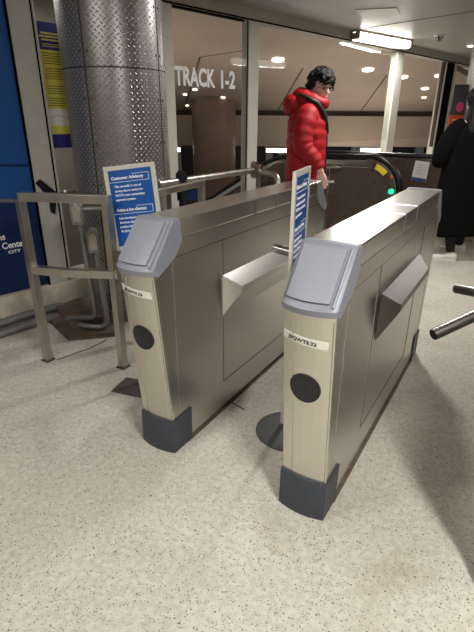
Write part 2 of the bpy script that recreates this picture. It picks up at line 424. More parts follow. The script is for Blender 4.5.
tr = obj('window_lettering', text_mesh([('TRACK', .0, 1.652, .155, .70, .05), ('1-2', .575, 1.652, .155, .80, .05)], FW), M['white_ink'])
tag(tr, 'white letters reading TRACK 1-2 on the window glass', 'lettering')

# ------------------------------------------------------------------ hall beyond the glass
FH = Vector((-.518,.855,0)); RH = Vector((.855,.518,0)); CC = Vector((.5517,-1.2422,0))
Hm4 = Matrix(((RH.x,FH.x,0,CC.x),(RH.y,FH.y,0,CC.y),(0,0,1,0),(0,0,0,1)))     # x right, y distance
def sz(y): return 3.15-(y-4.5)*(3.15-1.60)/(13.4-4.5)
bm = bmesh.new()
# tan soffit sloping down towards the far side, cut along the window wall
def to_h(p): return Hm4.inverted() @ p
def cutx(y):   # hall x coordinate of the window wall at distance y
    a = to_h(wm(0,0,-.1)); b_ = to_h(wm(9,0,-.1)); return a.x+(b_.x-a.x)*(y-a.y)/(b_.y-a.y)
rows = []
for k in range(19):
    y = 4.0+k*.53; rows.append(y)
V = []
for y in rows:
    xr = min(cutx(y), 12.0); V.append([bm.verts.new(Hm4 @ Vector((x, y, sz(y)+dz))) for x, dz in ((-13,0),(xr,0),(xr,.1),(-13,.1))])
for a, b_ in zip(V, V[1:]):
    for k in range(4): bm.faces.new((a[k], a[(k+1)%4], b_[(k+1)%4], b_[k]))
bm.faces.new(V[0]); bm.faces.new(V[-1][::-1])
struct('ceiling_hall', bm, M['soffit'])
struct('wall_hall_band', nbox(-14,12,13.55,13.7,1.40,1.72,M4=Hm4), M['dark_band'])
struct('wall_hall_fascia', nbox(-14,12,13.45,13.6,.685,1.45,M4=Hm4), M['fascia'])
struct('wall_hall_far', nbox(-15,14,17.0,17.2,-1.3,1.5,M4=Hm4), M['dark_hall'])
bm = bmesh.new()
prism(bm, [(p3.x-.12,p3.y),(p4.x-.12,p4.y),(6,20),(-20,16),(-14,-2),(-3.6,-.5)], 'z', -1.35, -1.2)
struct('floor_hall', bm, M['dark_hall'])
# joints in the soffit
def sline(a, b_, r=.012):
    q = []
    for k in range(9):
        p = Vector(a).lerp(Vector(b_), k/8); q.append(Hm4 @ Vector((p.x, p.y, sz(p.y)-.002)))
    return tube(bmesh.new(), q, r, 6)
def on_soffit(px, py):
    d = F+R2*(px-237)/f-U2*(py-316)/f
    o = mw.translation; dh = to_h(o+d)-to_h(o); oh = to_h(o)
    s = (3.15-1.60)/(13.4-4.5)
    t = (3.15+4.5*s-oh.z-s*oh.y)/(dh.z+s*dh.y)
    p = oh+dh*t; return (p.x, p.y)
for i, (a, b_) in enumerate([((184,110),(200,57)),((200,57),(246,50)),((277,112),(303,68)),((361,111),(387,75))]):
    pa, pb = on_soffit(*a), on_soffit(*b_)
    struct('trim_%d' % (15+i), sline((pa[0],pa[1],0),(pb[0],pb[1],0), .014 if i in (0,2,3) else .006), M['soffit_line'])
spots = [((278,59),.17),((368,69),.17),((403,76.5),.15),((425,88),.12),((440,75),.15),((447,97),.10),((424,97),.08),((355,113),.16),((275,112),.16),((195,89),.08),((185,94),.07),((223,97),.08),((187,105),.06),((444,115),.1)]
first = None
wh = ['largest, beside the hooded man','high, right of the hooded man','just right of the cream post','low, between the wide post and the black one','high, near the black window post','just right of the black window post','tiny, left of the black window post','far, on the dark band by the man','far, left of the red jacket','above the brown column, under the lettering','small, left above the brown column','small, right above the brown column','tiny and lowest above the brown column','far, near the black coat']
for i, ((px, py), r) in enumerate(spots):
    x, y = on_soffit(px, py)
    r *= .62; bm = bmesh.new(); cyl(bm, (0,0), r, -.02, 0, 20); o = obj('downlight', bm, M['spot'])
    o.matrix_world = Matrix.Translation(Hm4 @ Vector((x, y, sz(y)-.004))) @ Matrix.Rotation(math.atan2(RH.y, RH.x), 4, 'Z') @ Matrix.Rotation(-math.atan((3.15-1.6)/8.9), 4, 'X')
    tag(o, 'round downlight in the tan hall ceiling, '+wh[i], 'ceiling light', 'downlights in the hall beyond the glass')
# brown column outside
bm = bmesh.new(); cp = Hm4 @ Vector((-.61,12.55,0)); cyl(bm, (cp.x,cp.y), .545, -1.2, sz(12.0)-.02, 48)
tag(obj('stone_column', bm, M['brown_column'], smooth=True), 'round brown column in the hall beyond the glass, under the TRACK lettering', 'column')
# fluorescent strips and pale panels of the lower level
def hthing(nm, x0, x1, y0, y1, z0, z1, m, label, cat, group=None, bev=0): return tag(obj(nm, nbox(x0,x1,y0,y1,z0,z1,M4=Hm4), m, bevel=bev), label, cat, group)
def hx(px, D): return (px-237)/f*D*1.08
def strip(px0, px1, D, z, label):
    t = thing('strip_light', label, 'light', group='strip lights of the lower hall')
    obj('diffuser', nbox(hx(px0,D), hx(px1,D), D, D+.15, z, z+.10, M4=Hm4), M['tube'], t)
    obj('housing', nbox(hx(px0,D)-.05, hx(px1,D)+.05, D, D+.2, z+.101, z+.15, M4=Hm4), M['fixture'], t)
strip(172, 186, 13.8, .50, 'lit strip light in the lower hall left of the brown column')
strip(262, 300, 13.8, .50, 'lit strip light in the lower hall just left of the red jacket')
strip(345, 367, 13.8, .52, 'lit strip light in the lower hall right of the red jacket')
for i, (a, b_, lb) in enumerate([(172,178,'narrow, at the metal column'),(180,186,'left of the brown column'),(262,268,'beside the middle window post'),(274,288,'wide, left of the red jacket'),(290,296,'half behind the red jacket'),(338,352,'right of the red jacket'),(356,368,'left of the wide cream post'),(395,402,'right of the wide cream post'),(408,420,'left of the black window post')]):
    hthing('wall_panel', hx(a,16.5), hx(b_,16.5), 16.8, 16.95, -.6 if i < 5 else -.2, .62, M['pale_panel'], 'pale upright panel in the lower hall, '+lb, 'panel', 'pale panels of the lower hall')
for a, b_, z, lb in [(186,206,-.42,'wide small blue sign low in the hall left of the brown column'),(240,243,-.3,'small blue sign in the hall right of the brown column')]:
    hthing('direction_sign', hx(a,13), hx(b_,13), 11.2, 11.24, z, z+.22, M['blue_small'], lb, 'sign')

# ------------------------------------------------------------------ metal columns
def plate_column(name, c, r, seams, label, z1=2.42, joints=()):
    t = thing(name, label, 'column', (c[0], c[1], 0))
    seg = 64
    bm = bmesh.new(); cyl(bm, (0,0), r, 0, z1, seg)
    bm.faces.ensure_lookup_table(); uvl = bm.loops.layers.uv.new('plate')
    for fc in bm.faces:
        ang = [math.atan2(l.vert.co.y, l.vert.co.x) % (2*PI) for l in fc.loops]
        if max(ang)-min(ang) > PI: ang = [a+2*PI if a < PI else a for a in ang]
        for l, a in zip(fc.loops, ang): l[uvl].uv = (a*r, l.vert.co.z)
    obj('plate_cladding', bm, M['plate'], t, smooth=True)
    bm = bmesh.new()
    for a in seams:
        x, y = r*math.cos(a), r*math.sin(a); dx, dy = -math.sin(a)*.004, math.cos(a)*.004
        prism(bm, [(x*1.004-dx,y*1.004-dy),(x*1.004+dx,y*1.004+dy),(x*.99+dx,y*.99+dy),(x*.99-dx,y*.99-dy)], 'z', 0, z1)
    for z in joints: cyl(bm, (0,0), r*1.003, z-.004, z+.004, seg)
    obj('seam', bm, M['seam'], t)
    bm = bmesh.new()
    for a in seams:
        for s in (-1, 1):
            for k in range(9):
                z = .2+k*.25; aa = a+s*.07; p = Vector((r*math.cos(aa), r*math.sin(aa), z)); n_ = Vector((math.cos(aa), math.sin(aa), 0))
                tube(bm, [p-n_*.002, p+n_*.003], .006, 8)
    obj('rivet', bm, M['seam'], t)
    return t
base_a = math.atan2(-1.2422-1.216, .5517+1.87)
plate_column('clad_column', (-1.87,1.216), .322, [base_a-.55, base_a+.98, base_a+2.6], 'thick column clad in diamond plate at the left, behind the advisory sign', joints=(1.62,.35))
plate_column('clad_column', (-.13,6.55), .33, [base_a-.8, base_a+1.2], 'diamond plate column at the right edge, behind the person in black', joints=(1.5,))

# poster beside the right column
t = thing('hanging_poster', 'red and dark poster standing at the right column, behind the person in black', 'poster', (-.49,6.32,1.20), .35)
obj('poster_top', nbox(-.08,.10,0,.02,.22,.60), M['poster_dark'], t)
bm = bmesh.new(); box(bm,-.08,.10,-.001,.02,0,.22); obj('poster_bottom', bm, M['poster_red'], t)
bm = bmesh.new(); cyl(bm, (0,0), .05, 0, .004, 20)
for v in bm.verts: v.co = Vector((v.co.x*1.0+.03, -.004-v.co.z*.5, v.co.y*1.3+.32))
obj('poster_flower', bm, M['poster_pink'], t)
bm = bmesh.new()
for k in range(4): box(bm, -.04, .06-.015*(k%2), -.004, -.001, .03+.04*k, .048+.04*k)
obj('text_lines', bm, M['poster_yellow'], t)
bm = bmesh.new(); tube(bm, [(.0,.03,.60),(.0,.03,-1.2)], .012, 8); tube(bm, [(-.001,.03,-1.20),(0,.03,-1.18)], .10, 16)
obj('poster_stand', bm, M['bracket'], t)

# ------------------------------------------------------------------ ceiling lights
t = thing('tube_light', 'long lit tube light on the ceiling at the top right', 'ceiling light', (-1.56,6.07,2.36), math.atan2(1.24,.457))
def capsule_bar(L_, w, z0, z1, seg=8, taper=.85):
    bm = bmesh.new(); rings = []
    n_ = 24
    for z, k in ((z0, taper*.9), (z0+(z1-z0)*.25, taper), (z1, 1.0)):
        ring = []
        for i in range(n_):
            a = 2*PI*i/n_; cx_ = (L_/2-w/2)*(1 if math.cos(a) > 0 else -1)
            ring.append((cx_+w/2*math.cos(a)*k, w/2*math.sin(a)*k, z))
        rings.append(ring)
    return loft(bm, rings)
obj('diffuser', capsule_bar(1.24, .135, -.05, .035), M['tube'], t, smooth=True)
obj('fixture_base', capsule_bar(1.34, .17, .035, .0598), M['fixture'], t)
for s in (-1, 1): obj('end_clip', nbox(s*.60-.02,s*.60+.02,-.075,.075,-.045,.036), M['fixture'], t, bevel=.01)
t = thing('smoke_detector', 'small round white smoke detector on the ceiling right of the tube light', 'detector', (-.884,6.418,2.42))
bm = bmesh.new(); cyl(bm, (0,0), .075, -.02, 0, 24); obj('base', bm, M['paper'], t, smooth=True)
bm = bmesh.new(); cyl(bm, (0,0), .035, -.075, -.021, 24, .06); obj('sensor_head', bm, M['chrome'], t, smooth=True)
t = thing('recessed_light', 'lit recessed ceiling light at the right edge near the metal column', 'ceiling light', (-.60,7.6,2.42))
bm = bmesh.new(); cyl(bm, (0,0), .10, -.012, 0, 24, .12); obj('trim_ring', bm, M['fixture'], t)
bm = bmesh.new(); cyl(bm, (0,0), .08, -.02, -.0125, 24); obj('lens', bm, M['spot'], t)

# ------------------------------------------------------------------ turnstile
W, YC = .1685, .775
def mir(pts): return [(2*YC-y, z) for y, z in pts]
def bulge(u, b): return b*(1-(2*u-1)**2)
ARM_Z, ARM_Y = .755, .62

def cap_bm(rear):
    bm = bmesh.new(); prof = [(.109,.9255),(.056,.865),(-.045,.812),(-.066,.822),(-.072,.842),(.052,1.0),(.062,1.0055),(.1025,1.002)]
    bl = [0,0,.018,.026,.026,.004,.001,0]; n_ = 16; rings = []
    x0, x1 = -.004, W+.004
    for i in range(n_+1):
        u = i/n_; x = x0+(x1-x0)*u; e = min(u, 1-u)*2
        r_ = []
        for (y, z), b_ in zip(prof, bl):
            yy = y-bulge(u, b_)
            if i in (0, n_) : yy = yy+(.006 if y < .06 else 0); z = z-(.004 if z > .9 else -.0)
            r_.append((x, 2*YC-yy if rear else yy, z))
        rings.append(r_)
    return loft(bm, rings)
def cap_panel_bm(rear):
    bm = bmesh.new(); n_ = 10; a, b_ = (-.060,.862), (.044,.993)
    rows = []
    for k in range(2):
        for i in range(n_+1): pass
    def P(u, v, o):
        x = .012+(W-.032)*u; y = a[0]+(b_[0]-a[0])*v-bulge((x+.004)/(W+.008), .026*(1-v)+.004*v)*.92; z = a[1]+(b_[1]-a[1])*v
        y -= o*.78; z += o*.62
        return (x, 2*YC-y if rear else y, z)
    top = grid(bm, lambda u, v: P(u, v, .0055), n_, 6); bot = grid(bm, lambda u, v: P(u, v, -.006), n_, 6)
    def rim(g): return [g[i][0] for i in range(n_+1)]+[g[n_][j] for j in range(1, 7)]+[g[i][6] for i in range(n_-1, -1, -1)]+[g[0][j] for j in range(5, 0, -1)]
    A, B = rim(top), rim(bot)
    for k in range(len(A)): bm.faces.new((A[k], A[(k+1)%len(A)], B[(k+1)%len(A)], B[k]))
    return bm
def ridge_bm(rear):
    bm = bmesh.new()
    pts = [(W-.009, -.066-.008, .854), (W-.007, .048, .999)]
    q = [Vector((x, 2*YC-y if rear else y, z)) for x, y, z in pts]
    return tube(bm, q, .0045, 8)
def lean_y(z): return .004-(z-.16)*.062/.66
def front_pt(u, z, out=0):
    x = .001+(W-.002)*u; b_ = .012+(z-.16)*.010/.66
    return Vector((x, lean_y(z)-bulge(u, b_)-out, z))
def front_bm(rear):
    bm = bmesh.new()
    def P(u, v, o):
        p = front_pt(u, .158+(.83-.158)*v); 
        if o: p.y = p.y+.012
        return (p.x, 2*YC-p.y if rear else p.y, p.z)
    n_ = 14
    top = grid(bm, lambda u, v: P(u, v, 0), n_, 6); bot = grid(bm, lambda u, v: P(u, v, 1), n_, 6)
    def rim(g): return [g[i][0] for i in range(n_+1)]+[g[n_][j] for j in range(1, 7)]+[g[i][6] for i in range(n_-1, -1, -1)]+[g[0][j] for j in range(5, 0, -1)]
    A, B = rim(top), rim(bot)
    for k in range(len(A)): bm.faces.new((A[k], A[(k+1)%len(A)], B[(k+1)%len(A)], B[k]))
    return bm
def boot_bm(rear):
    bm = bmesh.new(); n_ = 14; outl = []
    for i in range(n_+1):
        u = i/n_; outl.append((-.005+(W+.010)*u, -.004-bulge(u, .016)))
    outl += [(W+.005,.126),(-.005,.126)]
    rings = []
    for z, k in ((0,0),(.012,-.003),(.152,.0),(.162,.003)):
        rings.append([(x, (2*YC-(y+k) if rear else y+k), z) for x, y in outl])
    return loft(bm, rings)
def cabinet_bm():
    prof = [(.014,.02),(.014,.16)]+[(lean_y(.16)+.012,.162),(lean_y(.82)+.012,.82),(.056,.866)]
    prof += [(1.494,.866)]+mir([(lean_y(.82)+.012,.82),(lean_y(.16)+.012,.162),(.014,.16),(.014,.02)])
    bm = bmesh.new(); prism(bm, prof, 'x', .002, W-.002); return bm
def make_turnstile(label, text, strip_z, loc):
    t = thing('turnstile', label, 'turnstile', loc, 0, 'steel turnstiles')
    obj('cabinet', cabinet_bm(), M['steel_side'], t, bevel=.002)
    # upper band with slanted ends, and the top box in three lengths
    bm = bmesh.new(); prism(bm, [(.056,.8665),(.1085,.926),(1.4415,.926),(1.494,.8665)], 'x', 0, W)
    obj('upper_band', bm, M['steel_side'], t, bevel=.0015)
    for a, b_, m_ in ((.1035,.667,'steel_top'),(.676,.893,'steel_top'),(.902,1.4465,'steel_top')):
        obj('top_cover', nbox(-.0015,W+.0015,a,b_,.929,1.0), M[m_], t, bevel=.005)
    for rear in (False, True):
        obj('end_cap', cap_bm(rear), M['cap'], t, smooth=35)
        obj('cap_panel', cap_panel_bm(rear), M['cap_panel'], t, smooth=35)
        obj('cap_ridge', ridge_bm(rear), M['cap_panel'], t, smooth=True)
        obj('column_cover', front_bm(rear), M['steel_front'], t, smooth=35)
        bm = bmesh.new()  # bright tubes stand in for the highlights along the cover's bends
        for u in (.235, .965):
            q = [front_pt(u, z_, .0002) for z_ in (.170,.35,.55,.70,.805)]
            if rear: q = [Vector((p.x, 2*YC-p.y, p.z)) for p in q]
            tube(bm, q, .0019, 8)
        obj('fold_highlight', bm, M['chrome'], t, smooth=True)
        obj('boot', boot_bm(rear), M['boot'], t, smooth=35)
    # seams on both sides
    for kind in ('vertical', 'horizontal'):
        for x0, x1 in ((.0008,.003),(W-.003,W-.0008)):
            bm = bmesh.new()
            def strip(a, b_, w=.0022):
                d = Vector((b_[0]-a[0], b_[1]-a[1])).normalized(); n_ = Vector((-d.y, d.x))*w/2
                prism(bm, [(a[0]-n_.x,a[1]-n_.y),(b_[0]-n_.x,b_[1]-n_.y),(b_[0]+n_.x,b_[1]+n_.y),(a[0]+n_.x,a[1]+n_.y)], 'x', x0, x1)
            if kind == 'vertical':
                for yy in (.388,1.172,.052,1.498):
                    bm = bmesh.new(); strip((yy,.16),(yy,.860),.0035); obj('panel_edge', bm, M['chrome'], t)
            else:
                strip((.06,.8635),(1.49,.8635),.004); strip((.39,.157),(1.17,.157),.003)
                for yy in (.398,1.162): strip((yy,.158),(yy,.862),.0018)
                obj('panel_seam', bm, M['seam'], t)
    bm = bmesh.new()
    box(bm, .001, W-.001, .104, 1.446, .9255, .9295); obj('top_gap', bm, M['seam'], t)
    # right side: projecting wedge housing
    bm = bmesh.new(); X = W-.002; ya, yb, za, zb, o, ra, rb, rz = HOUSING[text]
    P = [(X,ya,za),(X,yb,za),(X,yb,zb),(X,ya,zb),(X+o,ra,rz),(X+o,rb,rz),(X+o,rb,rz+.028),(X+o,ra,rz+.028)]
    vs = [bm.verts.new(p) for p in P]
    for fc in ((0,1,2,3),(4,7,6,5),(0,4,5,1),(3,2,6,7),(0,3,7,4),(1,5,6,2)): bm.faces.new([vs[i] for i in fc])
    obj('side_housing', bm, M['steel_housing' if text != 'JSQWTS.23' else 'steel_side'], t, bevel=.0015)
    # left side: tripod hub with three arms
    bm = bmesh.new(); hub = Vector((0,ARM_Y,ARM_Z))
    tube(bm, [hub+Vector((.004,0,0)), hub+Vector((-.028,0,-.012)), hub+Vector((-.052,0,-.022))], [.078,.070,.050], 24)
    obj('arm_hub', bm, M['steel_arm'], t, smooth=True)
    for tip, kink in ARMS[text]:
        bm = bmesh.new(); st = hub+Vector((-.03,0,-.012)); k_ = hub+Vector(kink); en = hub+Vector(tip)
        pts = arc_path([st, k_, en], .04)
        tube(bm, pts, .0205, 18); a_ = obj('arm', bm, M['steel_arm'], t, smooth=50)
        bm = bmesh.new(); dd = (en-k_).normalized(); tube(bm, [en-dd*.002, en+dd*.003], .0180, 18); obj('arm_end', bm, M['dark_cap'], a_, smooth=50)
    # front: round grille, dots, label
    bm = bmesh.new(); n_ = 36; cx_, cz_, rr = .083, .556, .053
    A = [front_pt((cx_+rr*math.cos(2*PI*k/n_)-.001)/(W-.002), cz_+rr*math.sin(2*PI*k/n_), .0035) for k in range(n_)]
    B = [p+Vector((0,.008,0)) for p in A]
    va = [bm.verts.new(p) for p in A]; vb = [bm.verts.new(p) for p in B]; ctr = bm.verts.new(front_pt(cx_/W, cz_, .0045))
    for k in range(n_): bm.faces.new((va[k], va[(k+1)%n_], vb[(k+1)%n_], vb[k])); bm.faces.new((ctr, va[(k+1)%n_], va[k]))
    g = obj('reader_grille', bm, M['black'], t, smooth=35)
    bm = bmesh.new()
    for i in range(-5, 6):
        for j in range(-5, 6):
            if i*i+j*j > 26: continue
            p = front_pt((cx_+i*.0082)/W, cz_+j*.0082, .0045); tube(bm, [p, p+Vector((0,-.0012,0))], .0018, 6)
    obj('grille_dots', bm, M['dot'], g)
    bm = bmesh.new(); va = []; vb = []
    for i in range(13):
        u = .0+.90*i/12; dz = .012*(1-u)
        va.append([bm.verts.new(front_pt(max(.004,u), strip_z+k+dz, .0012)) for k in (-.013,.013)]); vb.append([bm.verts.new(front_pt(max(.004,u), strip_z+k+dz, -.002)) for k in (-.013,.013)])
    for i in range(12):
        bm.faces.new((va[i][0],va[i+1][0],va[i+1][1],va[i][1])); bm.faces.new((vb[i][0],vb[i][1],vb[i+1][1],vb[i+1][0]))
        bm.faces.new((va[i][1],va[i+1][1],vb[i+1][1],vb[i][1])); bm.faces.new((va[i][0],vb[i][0],vb[i+1][0],va[i+1][0]))
    bm.faces.new((va[0][0],va[0][1],vb[0][1],vb[0][0])); bm.faces.new((va[12][0],vb[12][0],vb[12][1],va[12][1]))
    lb = obj('number_label', bm, M['label'], t)
    def warp(p):
        u = p.x/W; q = front_pt(u, strip_z-.006+p.y+.012*(1-u), .0018); return q+Vector((0,-p.z,0))
    obj('lettering', text_mesh([(text, .022, 0, .011, 1.25, .03)], Matrix.Identity(4), .0004, warp), M['ink'], lb)
    return t
HOUSING = {'JSQWTS.22': (.455,1.140,.535,.735,.070,.495,1.045,.662), 'JSQWTS.23': (.392,1.140,.504,.702,.070,.448,1.06,.620), 'JSQWTS.21': (.455,1.140,.535,.735,.070,.495,1.045,.662)}
ARMS = {
 'JSQWTS.22': [((-.375,.0,.045),(-.06,.0,.01)), ((-.15,-.10,-.30),(-.05,-.03,-.05)), ((-.15,.16,-.30),(-.05,.05,-.05))],
 'JSQWTS.23': [((-.30,.20,.04),(-.06,.02,.01)), ((-.15,-.10,-.30),(-.05,-.03,-.05)), ((-.15,.16,-.30),(-.05,.05,-.05))],
 'JSQWTS.21': [((-.305,-.26,-.10),(-.10,-.03,.0)), ((-.300,.21,-.070),(-.06,.03,-.02)), ((-.05,.02,.20),(-.04,.0,.03))],
}
make_turnstile('nearer steel turnstile with grey cap, its label reading JSQWTS.22', 'JSQWTS.22', .722, (0,0,0))
make_turnstile('steel turnstile farther left, in front of the blue advisory sign and column', 'JSQWTS.23', .742, (-.6876,.0084,0))
make_turnstile('turnstile at the right edge of which only two tubular arms show', 'JSQWTS.21', .722, (.6876,.0,0))

# ------------------------------------------------------------------ advisory signs
def sign_panel(t, Mx, w, h, lines, extra, back=.007):
    """board: u 0..w, v -h..0"""
    bm = bmesh.new(); box(bm, 0, w, -h, 0, -back, 0)
    for v in bm.verts: v.co = Mx @ v.co
    obj('sign_back', bm, M['frame_white'], t)
    bm = bmesh.new(); b_ = .022
    for x0,x1,y0,y1 in ((0,b_,-h,0),(w-b_,w,-h,0),(b_,w-b_,-b_,0),(b_,w-b_,-h,-h+b_)):
        box(bm, x0, x1, y0, y1, -.001, .005)
    for v in bm.verts: v.co = Mx @ v.co
    obj('sign_frame', bm, M['frame_white'], t, bevel=.0015)
    bm = bmesh.new(); box(bm, b_, w-b_, -h+b_, -b_, -.001, .002)
    for v in bm.verts: v.co = Mx @ v.co
    fc = obj('sign_face', bm, M['blue_sign'], t)
    obj('lettering', text_mesh(lines, Mx @ Matrix.Translation((0,0,.0026))), M['white_ink'], fc)
    bm = bmesh.new()
    for x0,x1,y0,y1 in extra: box(bm, x0, x1, y0, y1, .0021, .003)
    for v in bm.verts: v.co = Mx @ v.co
    obj('ruled_lines', bm, M['white_ink'], fc)
s_ = 1.0
LINES = [('Customer Advisory', .036, -.068, .0150, 1.0, .04), ('This turnstile is out of', .046, -.108, .0112, 1.0, .03), ('service due to testing for', .046, -.130, .0112, .93, .03), ("PATH's new contactless", .046, -.152, .0112, 1.0, .03), ('payment system.', .046, -.174, .0112, 1.0, .03),
         ('Aviso a los clientes', .040, -.228, .0150, .98, .04), ('Este torniquete no', .046, -.268, .0112, 1.0, .03), ('funciona debido a las', .046, -.290, .0112, 1.0, .03), ('pruebas del nuevo sistema', .046, -.312, .0112, .9, .03), ('de pago sin contacto.', .046, -.334, .0112, 1.0, .03)]
EXTRA = [(.022,.238,-.082,-.080),(.238,.240,-.082,-.044),(.150,.240,-.046,-.044),(.022,.238,-.242,-.240),(.238,.240,-.242,-.204),(.150,.240,-.206,-.204)]
t = thing('advisory_sign', 'leaning blue Customer Advisory sign left of the left turnstile', 'sign', (0,0,0))
Mx = Matrix.Translation((-1.205,.578,1.127)) @ Matrix.Rotation(.383,4,'Z') @ Matrix.Rotation(-.136,4,'X') @ Matrix.Rotation(-.128+.0,4,'Y') @ Matrix.Rotation(PI/2,4,'X') @ Matrix.Translation((-.1385,0,0))
sign_panel(t, Mx, .277, .43, LINES, EXTRA)
bm = bmesh.new(); tube(bm, [(-1.035,.36,.008),(-1.06,.44,.40),(-1.085,.515,.74)], .014, 12); obj('pole', bm, M['frame_white'], t, smooth=50)
bm = bmesh.new(); Q = Matrix.Translation((-1.03,.31,0)) @ Matrix.Rotation(.22,4,'Z'); box(bm,-.10,.10,-.075,.075,0,.008,M4=Q); obj('base_plate', bm, M['plate_dark'], t, bevel=.002)
t = thing('advisory_sign', 'blue advisory sign seen almost edge on between the two turnstiles', 'sign')
Mx2 = face_mat((-.165,.333,1.17), math.atan2(.263,-.053))
sign_panel(t, Mx2, .268, .43, LINES, EXTRA)
bm = bmesh.new(); tube(bm, [(-.205,.44,.008),(-.205,.455,.80)], .014, 12); obj('pole', bm, M['frame_white'], t, smooth=50)
bm = bmesh.new(); cyl(bm, (-.165,.405), .148, 0, .006, 40); cyl(bm, (-.165,.405), .148, .006, .012, 40, .13); obj('base_disc', bm, M['disc'], t, smooth=50)

# ------------------------------------------------------------------ railings
t = thing('railing', 'low square-tube steel railing in front of the blue door poster', 'railing', (-1.673,.282,0))
def rel(p): return Vector(p)-Vector((-1.673,.282,0))
A0, A1, A2 = (-1.693,.270), (-1.50,.355), (-1.248,.447)
h_ = .022
for a in (A0, A2):
    obj('post', tube(bmesh.new(), [rel((a[0],a[1],0)), rel((a[0],a[1],.945))], .021, sq=True), M['steel_fence'], t, bevel=.003)
    bm = bmesh.new(); box(bm,-.030,.030,-.030,.030,0,.008,M4=Matrix.Translation(rel((a[0],a[1],0)))); obj('foot_plate', bm, M['plate_dark'], t, bevel=.002)
for z in (.965,.570):
    k = .345 if z > .9 else .325
    obj('rail', tube(bmesh.new(), [rel((A0[0],A0[1],z)), rel((A1[0],k,z)), rel((A2[0]+.02,A2[1]+.008,z))], .022, sq=True), M['steel_fence'], t, bevel=.003)
obj('rail', tube(bmesh.new(), [rel((-1.90,.245,.93)), rel((-1.673,.275,.945))], .012, 12), M['steel_tube'], t, smooth=50)
# rail between the column and the left turnstile
t = thing('railing', 'low steel railing end behind the left turnstile, right of the metal column', 'railing', (-1.361,1.451,0))
obj('rail', tube(bmesh.new(), [(.06,-.60,.94),(.0,.0,.94),], .020, sq=True), M['steel_fence'], t, bevel=.003)
obj('post', tube(bmesh.new(), [(0,-.02,0),(0,-.02,.925)], .020, sq=True), M['steel_fence'], t, bevel=.003)
obj('post', tube(bmesh.new(), [(.05,-.50,0),(.05,-.50,.925)], .020, sq=True), M['steel_fence'], t, bevel=.003)
# round handrail with straps
t = thing('handrail', 'round steel handrail running along the TRACK window', 'handrail', (-1.43,2.33,0))
obj('rail', tube(bmesh.new(), [(-.10,-1.15,.945),(.0,.0,.95)], .024, 16), M['steel_tube'], t, smooth=50)
obj('post', tube(bmesh.new(), [(.02,.02,0),(.02,.02,.99)], .022, sq=True), M['steel_tube'], t, bevel=.003)
for (x, y) in ((-.075,-.93),):
    bm = bmesh.new(); prism(bm, [(-.03,-.13),(.03,-.11),(.035,.03),(-.0,.07),(-.035,.05)], 'x', -.02, .02, M4=Matrix.Translation((x,y,.945))); obj('bracket', bm, M['bracket'], t, bevel=.004)
    obj('post', tube(bmesh.new(), [(x,y,0),(x,y,.82)], .018, sq=True), M['bracket'], t)
bm = bmesh.new(); prism(bm, [(-.035,-.05),(.03,-.07),(.035,.03),(-.0,.07),(-.035,.06)], 'x', -.022, .022, M4=Matrix.Translation((-.0,-.02,.95))); obj('bracket', bm, M['steel_tube'], t, bevel=.004)
t = thing('handrail', 'short bent round handrail beside the man in the red jacket', 'handrail', (-1.33,2.30,0))
obj('rail', tube(bmesh.new(), arc_path([(-.03,-.02,.94),(.20,-.15,.94),(.24,-.18,.0)], .08), .022, 16), M['steel_tube'], t, smooth=50)

# ------------------------------------------------------------------ conduits, boxes and curb at the column foot
def conduit(label, boxloc, boxsize, path, r=.017):
    t = thing('conduit', label, 'pipe', group='conduits at the column foot')
    obj('pipe', tube(bmesh.new(), arc_path(path, .09, 8), r, 14), M['conduit'], t, smooth=50)
    bm = bmesh.new(); prism(bm, [(-.024,-.06),(.024,-.06),(.027,.045),(.014,.07),(-.014,.07),(-.027,.045)], 'y', -.03, .03, M4=Matrix.Translation(boxloc) @ Matrix.Rotation(.72,4,'Z'))
    b_ = obj('outlet_box', bm, M['conduit'], t, bevel=.008)
    bm = bmesh.new(); prism(bm, [(-.018,-.045),(.018,-.045),(.02,.035),(0,.055),(-.02,.035)], 'y', -.037, -.031, M4=Matrix.Translation(boxloc) @ Matrix.Rotation(.72,4,'Z'))
    obj('cover', bm, M['steel_tube'], b_, bevel=.003)
    for z in (.62,.42): 
        pass
    return t
t = conduit('grey pipe with the higher outlet box at the foot of the metal column', (-1.742,.665,.815), 1, [(-1.738,.672,.76),(-1.715,.69,.12),(-1.80,.63,.13),(-1.93,.62,.085)])
obj('pipe', tube(bmesh.new(), [(-1.74,.68,.835),(-1.61,.80,.835)], .015, 12), M['conduit'], t, smooth=50)
conduit('grey pipe with the lower outlet box at the foot of the metal column', (-1.690,.722,.635), 1, [(-1.688,.728,.58),(-1.662,.735,.045),(-1.78,.65,.055),(-1.88,.64,.060)], .019)
for i, (z, off, lb) in enumerate([(.085,.06,'upper'),(.030,.10,'lower')]):
    p = [Lm4 @ Vector((x, -.03-off-.0, z+dz)) for x, dz in ((-1.6,0),(.0,0),(.22,.012),(.42,0))]
    o = obj('wall_pipe', tube(bmesh.new(), arc_path(p, .1), .026, 14), M['conduit'], smooth=50); tag(o, lb+' of the two grey pipes along the wall foot at the left edge', 'pipe', 'pipes along the wall foot')
bm = bmesh.new(); prism(bm, [(-2.18,.66),(-1.80,.52),(-1.60,.72),(-1.66,.86),(-2.14,1.0)], 'z', 0, .032); prism(bm, [(-2.16,.72),(-1.86,.60),(-1.74,.76),(-1.74,.86),(-2.12,1.02)], 'z', .033, .10)
struct('trim_22', bm, M['curb'], bevel=.008)
